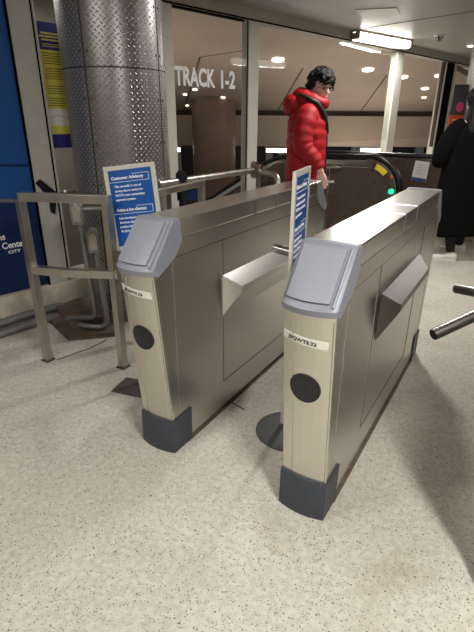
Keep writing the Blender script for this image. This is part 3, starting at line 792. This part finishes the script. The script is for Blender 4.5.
# dark joints and cracks in the floor
def crack(pts, r, n): 
    bm = bmesh.new(); 
    P = [Vector((x,y,0)) for x,y in pts]
    for a, b_ in zip(P, P[1:]):
        d = (b_-a).normalized(); q = Vector((-d.y,d.x,0))*r
        prism(bm, [((a-q).x,(a-q).y),((b_-q).x,(b_-q).y),((b_+q).x,(b_+q).y),((a+q).x,(a+q).y)], 'z', -.001, .0012)
    struct('trim_%d' % n, bm, M['curb'])
crack([(-1.65,.30),(-1.60,.50),(-1.60,.66)], .006, 23)
crack([(-.519,.47),(-.42,.447)], .004, 24)
# grime line where the cabinets meet the floor
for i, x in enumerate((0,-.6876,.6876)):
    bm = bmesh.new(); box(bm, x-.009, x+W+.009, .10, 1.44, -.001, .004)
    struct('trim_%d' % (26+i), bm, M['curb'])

# ------------------------------------------------------------------ escalator
def balustrade(name, label, y, newel):
    t = thing(name, label, 'escalator', (0,y,0)); x1 = -1.0
    sl = math.tan(math.radians(31)); xk = -2.12; xe = -4.9
    def topz(x, off): return off if x > xk else off-(xk-x)*sl
    # solid panel
    poly = []
    if newel:
        for k in range(10):
            a = PI/2-k/9*PI/2; poly.append((x1+.26*math.cos(a), .60+.26*math.sin(a)))
        poly += [(x1+.26,.02)]
    else: poly += [(1.6,.90),(1.6,.02)]
    poly += [(xk-.2,.02),(xe,.02-(xk-.2-xe)*sl),(xe,topz(xe,.86 if newel else .90)),(xk,.86 if newel else .90)]
    bm = bmesh.new(); prism(bm, poly, 'y', -.03, .03); obj('panel', bm, M['escalator'], t)
    if newel:
        bm = bmesh.new(); prism(bm, [(-1.43,.03),(-1.424,.03),(-1.424,.85),(-1.43,.85)], 'y', -.033, -.0301); obj('panel_seam', bm, M['chrome'], t)
        bm = bmesh.new(); rings = []
        for k in range(17):
            a = PI/2-k/16*PI/2; ri, ro = .262, .355
            rings.append([(x1+ri*math.cos(a),-.045,.60+ri*math.sin(a)),(x1+ro*math.cos(a),-.045,.60+ro*math.sin(a)),(x1+ro*math.cos(a),.045,.60+ro*math.sin(a)),(x1+ri*math.cos(a),.045,.60+ri*math.sin(a))])
        rings.append([(x1+.262,-.045,.10),(x1+.355,-.045,.10),(x1+.355,.045,.10),(x1+.262,.045,.10)])
        loft(bm, rings); obj('newel_deck', bm, M['chrome'], t, bevel=.004)
        bm = bmesh.new(); rings = []
        for k in range(7):
            a = PI/2-.35-k/6*.45; ri, ro = .27, .33
            rings.append([(x1+ri*math.cos(a),-.047,.60+ri*math.sin(a)),(x1+ro*math.cos(a),-.047,.60+ro*math.sin(a)),(x1+ro*math.cos(a),-.0455,.60+ro*math.sin(a)),(x1+ri*math.cos(a),-.0455,.60+ri*math.sin(a))])
        loft(bm, rings); obj('yellow_mark', bm, M['yellow_mark'], t)
        bm = bmesh.new(); tube(bm, [(-.70,-.045,.63),(-.70,-.060,.63)], .028, 20); obj('green_lamp', bm, M['green_lamp'], t, smooth=50)
        bm = bmesh.new(); tube(bm, [(-.72,-.045,.78),(-.72,-.055,.78)], .014, 16); obj('button', bm, M['poster_red'], t, smooth=50)
        obj('grab_bar', tube(bmesh.new(), [(-1.56,-.03,.835),(-1.55,-.075,.84),(-1.30,-.075,.855),(-1.28,-.03,.855)], .014, 12), M['chrome'], t, smooth=50)
    # deck strip and handrail along the top
    pts = [(xe,topz(xe,.94)),(xk,.94)]
    if newel:
        pts += [(x1,.97)]+[(x1+.385*math.cos(PI/2-k/10*PI/2), .60+.385*math.sin(PI/2-k/10*PI/2)) for k in range(1, 11)]+[(x1+.385,.42),(x1+.33,.28),(x1+.28,.24)]
        path = arc_path([(x,0,z) for x, z in pts[:3]], .3)+[Vector((x,0,z)) for x, z in pts[3:]]
    else:
        path = arc_path([(x,0,z) for x, z in pts]+[(1.6,0,.94)], .3)
    obj('handrail', tube(bmesh.new(), path, [.034]*len(path), 14), M['rubber'], t, smooth=50)
    bm = bmesh.new(); pth = arc_path([(xe,0,topz(xe,.895)),(xk,0,.895),(x1 if newel else 1.6,0,.905)], .25); tube(bm, pth, .026, sq=True); obj('deck_strip', bm, M['chrome'], t)
    return t
balustrade('escalator_side', 'dark bronze escalator side with rounded black handrail end and green light', 4.1, True)
t = balustrade('escalator_side', 'long dark bronze wall behind the escalator end, with a black rail on top', 5.0, False)
obj('plinth', nbox(-1.8,1.6,-.07,-.031,.02,.10), M['steel_fence'], t)
t = thing('notice_sheet', 'small white notice stuck on the dark wall left of the person in black', 'notice', (-.70,4.96,.67), .0)
Mn = Matrix.Rotation(.0,4,'Y')
bm = bmesh.new(); prism(bm, [(.01,0),(.185,-.02),(.20,.215),(.03,.225)], 'y', .002, .008); obj('sheet', bm, M['paper'], t)
bm = bmesh.new(); prism(bm, [(.012,.002),(.184,-.018),(.186,.018),(.014,.035)], 'y', .000, .0019); obj('blue_strip', bm, M['blue_small'], t)
bm = bmesh.new()
for k in range(5): box(bm, .05, .15-.03*(k%2), .0, .0019, .07+.025*k, .075+.025*k)
obj('text_lines', bm, M['fixture'], t)

# ------------------------------------------------------------------ people
def skin_body(name, joints, edges, sub=1, extra=(), voxel=.007, m=None, parent=None):
    """joints: name -> (pos, radius). Skin modifier body, united with extra bmeshes by a voxel remesh."""
    def rad(n_):
        r_ = joints[n_][1]; return r_ if isinstance(r_, (int, float)) else sum(r_)/2
    bm = bmesh.new(); extra = list(extra)
    for n_ in joints: extra.append(ball(joints[n_][0], (rad(n_)*.99,)*3, 20))
    for a, b_ in edges:
        e = bmesh.new(); pa, pb = Vector(joints[a][0]), Vector(joints[b_][0]); ra, rb = rad(a), rad(b_)
        tube(e, [pa, pa.lerp(pb,.33), pa.lerp(pb,.67), pb], [ra, ra*.68+rb*.32, ra*.33+rb*.67, rb], 20); extra.append(e)
    # rib cage and pelvis, wider than deep
    for n_, k in (('chest',(.10,.145,.13)),('pelvis',(.10,.14,.10)),('waist',(.095,.125,.13))): extra.append(ball(joints[n_][0], k, 24))
    for e in extra: bmesh.ops.recalc_face_normals(e, faces=e.faces)
    for e in extra:
        mm = bpy.data.meshes.new('x'); e.to_mesh(mm); bm.from_mesh(mm); e.free(); bpy.data.meshes.remove(mm)
    m2 = bpy.data.meshes.new('j'); bm.to_mesh(m2); bm.free()
    o = bpy.data.objects.new('tmp2', m2); C.objects.link(o)
    r_ = o.modifiers.new('r', 'REMESH'); r_.mode = 'VOXEL'; r_.voxel_size = voxel; r_.use_smooth_shade = True
    sm = o.modifiers.new('sm', 'SMOOTH'); sm.factor = .5; sm.iterations = 3
    dg = bpy.context.evaluated_depsgraph_get(); dg.update()
    m3 = bpy.data.meshes.new_from_object(o.evaluated_get(dg)); bpy.data.objects.remove(o)
    bm = bmesh.new(); bm.from_mesh(m3); seen = set(); isl = []
    for v0 in bm.verts:
        if v0 in seen: continue
        st = [v0]; seen.add(v0); g_ = [v0]
        while st:
            v = st.pop()
            for e_ in v.link_edges:
                w_ = e_.other_vert(v)
                if w_ not in seen: seen.add(w_); st.append(w_); g_.append(w_)
        isl.append(g_)
    isl.sort(key=len, reverse=True)
    for g_ in isl[1:]:
        for v in g_: bm.verts.remove(v)
    bm.to_mesh(m3); bm.free()
    m3.name = name; m3.materials.clear(); m3.materials.append(m)
    for p in m3.polygons: p.use_smooth = True
    o = bpy.data.objects.new(name, m3); C.objects.link(o); o.parent = parent
    return o

def ball(c, r, seg=24, fn=None):
    bm = bmesh.new(); bmesh.ops.create_uvsphere(bm, u_segments=seg, v_segments=seg//2+4, radius=1)
    for v in bm.verts:
        p = v.co.copy()
        if fn: p = fn(p)
        v.co = Vector(c)+Vector((p.x*r[0], p.y*r[1], p.z*r[2]))
    return bm

def head_parts(c, s=1.0):
    """head facing +x; c is the centre. Returns bmeshes."""
    c = Vector(c)
    def fn(p):
        q = p.copy()
        if p.z < 0:       # narrow towards the chin and jaw
            q.y *= 1-.30*(-p.z)**1.4; q.x = q.x*(1-.16*(-p.z)) + .10*(-p.z)
            if p.x < 0: q.x *= 1-.28*(-p.z)
        if p.x > .3:      # flatter face
            q.x = .3+(p.x-.3)*.86
        return q
    out = [ball(c, (.096*s,.075*s,.118*s), 32, fn)]
    out.append(ball(c+Vector((.090,0,-.018))*s, (.016*s,.012*s,.020*s)))            # nose tip
    bm = bmesh.new(); tube(bm, [c+Vector((.080,0,.022))*s, c+Vector((.093,0,-.016))*s], [.007*s,.012*s], 10); out.append(bm)
    for sgn in (-1,1):
        out.append(ball(c+Vector((.084,sgn*.011,-.024))*s, (.009*s,.008*s,.007*s)))   # nostril wings
        out.append(ball(c+Vector((-.006,sgn*.075,-.008))*s, (.017*s,.008*s,.030*s)))  # ears
        out.append(ball(c+Vector((.062,sgn*.036,-.020))*s, (.020*s,.020*s,.022*s)))   # cheeks
    out.append(ball(c+Vector((.074,0,-.092))*s, (.020*s,.022*s,.018*s)))            # chin
    out.append(ball(c+Vector((.078,0,-.055))*s, (.013*s,.024*s,.012*s)))            # mouth mound
    bm = bmesh.new(); tube(bm, [c+Vector((.079,-.045,.028))*s, c+Vector((.086,0,.030))*s, c+Vector((.079,.045,.028))*s], [.008*s,.008*s,.008*s], 8); out.append(bm)
    return out

def hand_bm(wrist, d, palm_n, curl=.5, s=1.0, side=1):
    """hand from the wrist along d; palm_n = direction the palm faces; fingers curl towards it"""
    d = Vector(d).normalized(); pn = Vector(palm_n); pn = (pn-d*pn.dot(d)).normalized(); w = d.cross(pn)*side
    wr = Vector(wrist); out = []
    bm = bmesh.new(); rings = []
    for k, (t, hw, ht) in enumerate(((-.01,.024,.019),(.015,.028,.018),(.05,.038,.016),(.085,.040,.013),(.095,.036,.010))):
        rings.append([wr+d*t*s+w*hw*s*math.cos(a)+pn*ht*s*math.sin(a) for a in [2*PI*i/14 for i in range(14)]])
    loft(bm, rings); out.append(bm)
    for i, (o_, ln) in enumerate(((.029,.070),(.010,.080),(-.010,.074),(-.029,.058))):
        p = wr+d*.085*s+w*o_*s; pts = [p-d*.02*s, p]; dd = d.copy()
        for j, fr in enumerate((.45,.32,.23)):
            dd = (Matrix.Rotation(curl*(.5+.25*j), 3, w*(1 if (d.cross(w)).dot(pn) < 0 else -1)*-1) @ dd) if False else (dd+pn*curl*(.45+.15*j)).normalized()
            p = p+dd*ln*fr*s; pts.append(p)
        bm = bmesh.new(); tube(bm, pts, [.0095*s,.0095*s,.009*s,.0082*s,.0066*s], 10); out.append(bm)
    p = wr+d*.02*s+w*.026*s; bm = bmesh.new()
    tube(bm, [p, p+d*.03*s+w*.020*s+pn*.008*s, p+d*.058*s+w*.026*s+pn*.018*s, p+d*.080*s+w*.022*s+pn*.030*s], [.013*s,.0115*s,.010*s,.0078*s], 10); out.append(bm)
    return out

def hair_bm(c, s, curls, seed, rr=(.016,.026), front=.35, low=-.35):
    rnd = random.Random(seed); bm = bmesh.new(); c = Vector(c)
    def add(b_):
        mm = bpy.data.meshes.new('x'); b_.to_mesh(mm); bm.from_mesh(mm); b_.free(); bpy.data.meshes.remove(mm)
    def fn(p):
        q = p.copy(); return q
    cap_ = ball(c+Vector((-.012,0,.028))*s, (.098*s,.083*s,.100*s), 24)
    # keep only the hair region of the cap
    kill = [v for v in cap_.verts if (v.co-c).x > .03*s and (v.co-c).z < .055*s or (v.co-c).z < (-.045 if (v.co-c).x < -.03*s else .005)*s]
    bmesh.ops.delete(cap_, geom=kill, context='VERTS')
    bmesh.ops.solidify(cap_, geom=cap_.faces[:], thickness=.01)
    add(cap_)
    n_ = 0
    while n_ < curls:
        v = Vector((rnd.gauss(0,1), rnd.gauss(0,1), rnd.gauss(.5,1))).normalized()
        if v.z < low or (v.x > front and v.z < .42) or (v.z < .1 and v.x > -.15): continue
        n_ += 1; jj = rnd.uniform(.94,1.20); p = c+Vector((-.008+v.x*.100*jj, v.y*.085*jj, .024+v.z*.104*jj))*s; r_ = rnd.uniform(*rr)*s
        t1 = v.orthogonal().normalized(); t1 = (Matrix.Rotation(rnd.uniform(0,2*PI), 3, v) @ t1); t2 = v.cross(t1)
        pts = []
        for k in range(8):
            a = k/7*PI*1.5; pts.append(p+(t1*math.cos(a)+t2*math.sin(a))*r_*.8+v*(k/7-.3)*r_*.9)
        b_ = bmesh.new(); tube(b_, pts, [r_*.25,r_*.42,r_*.5,r_*.5,r_*.45,r_*.38,r_*.26,r_*.1], 6); add(b_)
    return bm

def ell(c, rx, ry, n_=40, rot=0, tilt=(0,0), mod=None):
    out = []
    for i in range(n_):
        a = 2*PI*i/n_; ca, sa = math.cos(a), math.sin(a)
        k = mod(a) if mod else 1
        ex = abs(ca)**.85*(1 if ca >= 0 else -1); ey = abs(sa)**.85*(1 if sa >= 0 else -1)
        x, y = rx*ex*k, ry*ey*k
        x, y = x*math.cos(rot)-y*math.sin(rot), x*math.sin(rot)+y*math.cos(rot)
        out.append((c[0]+x, c[1]+y, c[2]+tilt[0]*x+tilt[1]*y))
    return out

def limb(pts, rad, puffs=0, amp=.0, seg=20, sub=8, flat=1.0, seed=0):
    """sleeve: smooth tube through pts with quilted rings"""
    P = [Vector(p) for p in pts]; path = []; R_ = []
    for i in range(len(P)-1):
        a = P[max(i-1,0)]; b_ = P[i]; c_ = P[i+1]; d_ = P[min(i+2,len(P)-1)]
        for k in range(sub):
            t = k/sub
            q = .5*((2*b_)+(-a+c_)*t+(2*a-5*b_+4*c_-d_)*t*t+(-a+3*b_-3*c_+d_)*t**3)
            path.append(q); R_.append(rad[i]*(1-t)+rad[i+1]*t)
    path.append(P[-1]); R_.append(rad[-1])
    rnd = random.Random(seed); n_ = len(path)
    R_ = [r_*(1+amp*(abs(math.sin(PI*puffs*i/(n_-1)))-.5)) if puffs else r_ for i, r_ in enumerate(R_)]
    bm = bmesh.new(); tube(bm, path, R_, seg)
    for v in bm.verts: v.co += Vector((rnd.uniform(-1,1), rnd.uniform(-1,1), rnd.uniform(-1,1)))*.0025
    return bm

# ---- man in the red puffer jacket (faces +x in his own frame)
ang = math.atan2(R.y, R.x)-.22
man = thing('person', 'person with curly dark hair and glasses in a red puffer jacket', 'person', (-1.150,2.735,0), ang)
hc = Vector((.080,-.008,1.584)); hs = .98
head_yaw = -.85
J = {'pelvis':((0,0,.95),(.125,.10)),'waist':((0,0,1.10),.12),'chest':((0,0,1.28),.135),'shoulders':((.0,0,1.41),.10),'neck':((.02,0,1.48),.058),'headbase':((.05,0,1.56),.055),
 'shr':((.005,-.16,1.40),.062),'elr':((-.01,-.255,1.15),.045),'wrr':((.140,-.245,.950),.027),
 'shl':((.005,.16,1.40),.062),'ell':((.0,.22,1.12),.045),'wrl':((.12,.20,.90),.029),
 'hipr':((0,-.09,.90),.095),'knr':((.03,-.10,.49),.062),'anr':((.0,-.10,.09),.043),'tor':((.13,-.11,.035),.033),
 'hipl':((0,.09,.90),.095),'knl':((-.01,.10,.49),.062),'anl':((-.05,.10,.09),.043),'tol':((.08,.11,.035),.033)}
E_ = [('pelvis','waist'),('waist','chest'),('chest','shoulders'),('shoulders','neck'),('neck','headbase'),('shoulders','shr'),('shr','elr'),('elr','wrr'),('shoulders','shl'),('shl','ell'),('ell','wrl'),
 ('pelvis','hipr'),('hipr','knr'),('knr','anr'),('anr','tor'),('pelvis','hipl'),('hipl','knl'),('knl','anl'),('anl','tol')]
HR = Matrix.Translation(hc) @ Matrix.Rotation(head_yaw, 4, 'Z') @ Matrix.Rotation(.12, 4, 'Y') @ Matrix.Translation(-hc)
def turned(bms):
    for b_ in bms: bmesh.ops.transform(b_, matrix=HR, verts=b_.verts)
    return bms
ex = turned(head_parts(hc, hs))+hand_bm((.140,-.245,.950), (.30,.04,-.75), (-.2,.9,-.1), .45, .88, -1)+hand_bm((.12,.20,.90), (.3,-.02,-.8), (-.2,-.9,-.1), .3, 1.0, 1)
skin_body('body', J, E_, 2, ex, .0065, M['skin'], man)
hb = hair_bm(hc, hs, 210, 3, (.020,.040), .5, -.2)
obj('hair', turned([hb])[0], M['hair'], man, smooth='all', recalc=False)
for sgn in (-1,1):
    e = ball(hc+Vector((.081,sgn*.032,.008)), (.010,.014,.007), 12); obj('eye', turned([e])[0], M['eye'], man, smooth='all')
    b_ = bmesh.new(); tube(b_, [hc+Vector((.082,sgn*.014,.026)), hc+Vector((.086,sgn*.032,.032)), hc+Vector((.072,sgn*.052,.026))], .0045, 8); obj('eyebrow', turned([b_])[0], M['hair'], man, smooth='all')
obj('mouth', turned([ball(hc+Vector((.088,0,-.056)), (.006,.021,.005), 12)])[0], M['lips'], man, smooth='all')
g = bmesh.new()
for sgn in (-1,1):
    pts = [hc+Vector((.102,sgn*.033+.024*math.cos(a),.004+.018*math.sin(a))) for a in [2*PI*k/20 for k in range(21)]]; tube(g, pts, .0018, 6, cap=False)
    tube(g, [hc+Vector((.101,sgn*.057,.010)), hc+Vector((.03,sgn*.080,.012)), hc+Vector((-.01,sgn*.080,.006))], .0018, 6)
tube(g, [hc+Vector((.102,-.009,.008)), hc+Vector((.106,0,.012)), hc+Vector((.102,.009,.008))], .0018, 6)
gl = obj('glasses', turned([g])[0], M['bracket'], man, smooth='all')
for sgn in (-1,1):
    b_ = ball(hc+Vector((.101,sgn*.033,.004)), (.0015,.023,.017), 16); obj('lens', turned([b_])[0], M['lens'], gl, smooth='all')
# jacket torso: quilted rings
rings = []; prof = [(.845,.160,.205,0),(.87,.170,.215,0),(.95,.172,.218,.0),(1.05,.168,.216,0),(1.15,.168,.216,.0),(1.25,.170,.220,.0),(1.33,.165,.222,.0),(1.39,.145,.205,.005),(1.43,.115,.160,.012),(1.46,.090,.11,.02),(1.49,.082,.088,.025)]
zs = [k/48 for k in range(49)]
for q in zs:
    z = prof[0][0]+(prof[-1][0]-prof[0][0])*q
    for a, b_ in zip(prof, prof[1:]):
        if a[0] <= z <= b_[0]+1e-6: k = (z-a[0])/(b_[0]-a[0]); rx, ry, ox = [a[i]*(1-k)+b_[i]*k for i in (1,2,3)]; break
    puff = 1+.035*(abs(math.sin(PI*(z-.86)/.085))-.5)
    rings.append(ell((ox-.01,0,z), rx*puff, ry*puff, 44, tilt=(-.06,0), mod=lambda a, z=z: 1+.012*math.sin(a*5+z*31)+.008*math.sin(a*9-z*47)))
bm = bmesh.new(); loft(bm, rings)
jk = obj('jacket', bm, M['red_jacket'], man, smooth='all')
for sgn in (-1, 1):
    yy = .16*sgn
    wr_ = (.128,-.240,.968) if sgn < 0 else (.115,.205,.925)
    bm = limb([(.0,.12*sgn,1.405),(.0,.195*sgn,1.36),(-.025,.238*sgn,1.24),(-.01,.248*sgn,1.13),(.075,.240*sgn,1.04),wr_], [.085,.088,.084,.078,.068,.050], 9, .09, seed=sgn+4)
    obj('sleeve', bm, M['red_jacket'], jk, smooth='all')
# hood: bulky roll around the neck, open to the front
bm = bmesh.new()
pts = []; rad = []
for k in range(25):
    a = -2.35+4.7*k/24; ca, sa = math.cos(a), math.sin(a)     # a = 0 at the back
    back = .5+.5*ca
    pts.append(Vector((.045-.125*ca, .110*sa, 1.455+.065*back+.0*ca))); rad.append((.030+.040*back)*(1+.10*math.sin(k*1.9)))
tube(bm, pts, rad, 18); obj('hood', bm, M['red_jacket'], jk, smooth='all')
obj('hood_bag', ball((-.125,0,1.455), (.105,.135,.095), 24, lambda p: p*(1+.05*math.sin(p.y*9+p.z*5))), M['red_jacket'], jk, smooth='all')
# dark lining edge and zip
bm = bmesh.new()
for sgn in (-1,1):
    tube(bm, [(-.045,sgn*.088,1.520),(.03,sgn*.092,1.495),(.095,sgn*.070,1.435),(.140,sgn*.030,1.37),(.158,sgn*.006,1.28)], [.014,.016,.017,.014,.010], 8)
tube(bm, [(.158,0,1.28),(.163,0,1.15),(.164,0,1.0),(.158,0,.87)], .007, 8)
tube(bm, [(-.08,-.145,1.530),(-.02,-.176,1.512),(.07,-.170,1.470),(.125,-.140,1.395),(.155,-.085,1.31),(.165,-.03,1.24)], [.010,.016,.020,.020,.016,.010], 8)
obj('jacket_lining', bm, M['strap'], jk, smooth='all')
def legs(t, J_, col, r0=(.112,.082,.065)):
    bm = bmesh.new()
    for s in 'rl':
        a, b_, c_ = [Vector(J_[k+s][0]) for k in ('hip','kn','an')]
        tube(bm, [a+Vector((0,0,.03)), a.lerp(b_,.5), b_, b_.lerp(c_,.5), c_+Vector((0,0,.0))], [r0[0], (r0[0]+r0[1])/2, r0[1], (r0[1]+r0[2])/2, r0[2]], 18)
    return obj('trousers', bm, col, t, smooth=50)
legs(man, J, M['trouser'])
def shoe(t, an, to, m_, L_=.27):
    an, to = Vector(an), Vector(to); d = (to-an); d.z = 0; d.normalize(); s = Vector((-d.y, d.x, 0)); b0 = Vector((an.x, an.y, 0))-d*.07
    bm = bmesh.new(); rings = []
    for k, (x, w, h) in enumerate(((0,.022,.05),(.01,.034,.085),(.05,.040,.100),(.10,.041,.092),(.15,.044,.066),(.20,.046,.052),(.245,.040,.044),(.268,.024,.034),(.275,.010,.022))):
        ring = []
        for i in range(16):
            a = 2*PI*i/16; ring.append(b0+d*x*L_/.275+s*w*math.cos(a)+Vector((0,0,max(.012, h/2+h/2*math.sin(a)))))
        rings.append(ring)
    loft(bm, rings); sh_ = obj('shoe', bm, m_, t, smooth='all')
    bm = bmesh.new(); rings = []
    outl = [(x, w) for x, w in ((-.003,.018),(.01,.036),(.06,.043),(.12,.044),(.19,.050),(.245,.044),(.272,.026),(.280,.008))]
    pl = [b0+d*x*L_/.275+s*w for x, w in outl]+[b0+d*x*L_/.275-s*w for x, w in outl[::-1]]
    prism(bm, [(p.x,p.y) for p in pl], 'z', 0, .022); obj('sole', bm, m_, sh_)
shoe(man, J['anr'][0], J['tor'][0], M['black']); shoe(man, J['anl'][0], J['tol'][0], M['black'])
# white card in the right hand
d = Vector((.42,.02,-.72)).normalized()
rm = Matrix.Translation(Vector((.140,-.245,.950))+Vector((.30,.04,-.75)).normalized()*.088+Vector((.008,.022,.0)))
bm = nbox(-.02,.075,-.002,.002,-.012,.006, M4=rm @ Matrix.Rotation(.0,4,'Y'))
cd = obj('white_card', bm, M['paper'])
cd.matrix_world = Matrix.Translation(man.location) @ Matrix.Rotation(ang,4,'Z')
tag(cd, 'small white card held in the lowered hand of the person in red', 'card')

# ---- person in the long black coat, seen from behind
wang2 = math.radians(125)
wom = thing('person', 'person in a long black coat and white sneakers at the right edge, seen from behind', 'person', (.01,4.05,0), wang2)
J2 = {'pelvis':((0,0,.88),(.13,.10)),'waist':((0,0,1.02),.11),'chest':((.01,0,1.18),.125),'shoulders':((.01,0,1.29),.09),'neck':((.03,0,1.36),.05),'headbase':((.05,0,1.42),.05),
 'shr':((.01,-.15,1.28),.055),'elr':((.02,-.24,1.04),.04),'wrr':((.20,-.17,.97),.026),
 'shl':((.01,.15,1.28),.055),'ell':((.02,.25,1.03),.04),'wrl':((.19,.20,.95),.026),
 'hipr':((0,-.085,.83),.09),'knr':((.15,-.14,.45),.058),'anr':((.24,-.21,.085),.028),'tor':((.280,-.14,.032),.018),
 'hipl':((0,.085,.83),.09),'knl':((-.01,.08,.45),.058),'anl':((-.11,.07,.085),.028),'tol':((-.070,.142,.032),.018)}
wc = Vector((.065,0,1.49))
ex = head_parts(wc, .95)+hand_bm(J2['wrr'][0], (.9,.3,.1), (0,.9,-.2), .5, .92, -1)+hand_bm(J2['wrl'][0], (.9,-.2,.1), (0,-.9,-.2), .5, .92, 1)
skin_body('body', J2, E_, 2, ex, .008, M['skin'], wom)
hb = hair_bm(wc, 1.0, 90, 5, (.014,.022))
obj('hair', hb, M['hair'], wom, smooth='all', recalc=False)
rings = []
for z, rx, ry, ox in ((1.17,.09,.12,-.05),(1.25,.10,.125,-.045),(1.36,.095,.105,-.03),(1.46,.09,.092,-.02),(1.55,.08,.085,0),(1.58,.04,.04,.0)):
    rings.append(ell((ox,0,z), rx, ry, 28, mod=lambda a, z=z: 1+.03*math.sin(a*7+z*9)))
bm = bmesh.new(); loft(bm, rings); obj('long_hair', bm, M['hair'], wom, smooth='all')
for sgn in (-1,1): obj('eye', ball(wc+Vector((.078,sgn*.030,.006)), (.009,.012,.006), 12), M['eye'], wom, smooth='all')
obj('mouth', ball(wc+Vector((.083,0,-.053)), (.006,.019,.005), 12), M['lips'], wom, smooth='all')
rings = []; prof = [(.27,.225,.275,0),(.45,.215,.265,0),(.70,.20,.25,0),(.90,.185,.235,.0),(1.05,.17,.22,.0),(1.20,.155,.215,.0),(1.28,.125,.185,.005),(1.33,.09,.12,.015),(1.38,.07,.075,.03)]
for q in [k/40 for k in range(41)]:
    z = prof[0][0]+(prof[-1][0]-prof[0][0])*q
    for a, b_ in zip(prof, prof[1:]):
        if a[0] <= z <= b_[0]+1e-6: k = (z-a[0])/(b_[0]-a[0]); rx, ry, ox = [a[i]*(1-k)+b_[i]*k for i in (1,2,3)]; break
    w_ = max(0, 1-(z-.27)/.7)
    rings.append(ell((ox,0,z), rx, ry, 48, tilt=(0,-.06), mod=lambda a, z=z, w_=w_: 1+.045*w_*math.sin(a*6+.6)+.015*math.sin(a*11+z*6)))
bm = bmesh.new(); loft(bm, rings); ct = obj('coat', bm, M['coat'], wom, smooth='all')
for sgn in (-1,1):
    bm = limb([(.01,.11*sgn,1.30),(.01,.185*sgn,1.25),(.0,.25*sgn,1.12),(.03,.265*sgn,1.01),(.11,.24*sgn,.975),(.19,.20*sgn,.965)], [.08,.085,.085,.088,.075,.06], 0, 0, seed=sgn+9)
    obj('sleeve', bm, M['coat'], ct, smooth='all')
legs(wom, J2, M['trouser'], (.10,.068,.042))
for s in 'rl': shoe(wom, J2['an'+s][0], J2['to'+s][0], M['shoe'], .26)

# ------------------------------------------------------------------ lights
def area(name, loc, sx, sy, power, color=(1,.975,.94), rot=(0,0,0)):
    l = bpy.data.lights.new(name, 'AREA'); l.shape = 'RECTANGLE'; l.size = sx; l.size_y = sy; l.energy = power; l.color = color
    o = bpy.data.objects.new(name, l); C.objects.link(o); o.location = loc; o.rotation_euler = rot; return o
def ceiling_fixture(x, y, rz, power, label):
    t = thing('tube_light', label, 'ceiling light', (x,y,2.36), rz)
    obj('diffuser', capsule_bar(1.24, .135, -.05, .035), M['tube'], t, smooth=True)
    obj('fixture_base', capsule_bar(1.34, .17, .035, .0598), M['fixture'], t)
    area('tube_lamp', (x,y,2.29), 1.2, .13, power, rot=(0,0,rz))
ceiling_fixture(1.35, -1.05, 2.13, 80, 'tube light on the ceiling behind the camera to the right')
ceiling_fixture(-1.0, -1.3, .5, 20, 'added fill tube light on the ceiling behind the camera to the left')  # unseen fixture added as fill for the left side
ceiling_fixture(1.7, 2.6, 1.6, 8, 'added fill tube light on the ceiling beyond the right edge')  # fill fixture added out of view to lift the room brightness
ceiling_fixture(1.3, 6.2, 1.6, 34, 'added fill tube light on the ceiling beyond the person in black')  # added out of view to brighten the far end and escalator
area('tube_lamp', (-1.56,6.05,2.29), 1.2, .13, 46, rot=(0,0,math.atan2(1.24,.457)))
t = thing('recessed_light', 'added recessed fill light above the gap between the turnstiles and the escalator', 'ceiling light', (-.45,2.75,2.42))  # invented light brightening the passage; small lens keeps its window reflection small
bm = bmesh.new(); cyl(bm, (0,0), .10, -.012, 0, 24, .12); obj('trim_ring', bm, M['fixture'], t)
bm = bmesh.new(); cyl(bm, (0,0), .08, -.02, -.0125, 24); obj('lens', bm, M['spot'], t)
area('recessed_fill', (-.45,2.75,2.39), .16, .16, 44)
area('vestibule_fill', area_v, .5, .3, 14)  # added without a visible source to lighten the dark vestibule
# unseen upward-facing fill lamps added to brighten the hall soffit
for x, y, p in ((-2.5,8.0,58),(2.0,9.0,44),(-6,10,48),(3,12,38)):
    q = Hm4 @ Vector((x,y,.2)); area('hall_fill', q, 2.5, 2.5, p, (1,.9,.8), rot=(PI,0,0))
w = bpy.data.worlds.new('world'); bpy.context.scene.world = w; w.use_nodes = True
w.node_tree.nodes['Background'].inputs[0].default_value = (.9,.88,.86,1); w.node_tree.nodes['Background'].inputs[1].default_value = .25

sc = bpy.context.scene
sc.view_settings.view_transform = 'Standard'; sc.view_settings.look = 'None'; sc.view_settings.exposure = -.1; sc.view_settings.gamma = 1; sc.view_settings.use_curve_mapping = False
sc.cycles.max_bounces = 8; sc.cycles.transparent_max_bounces = 12
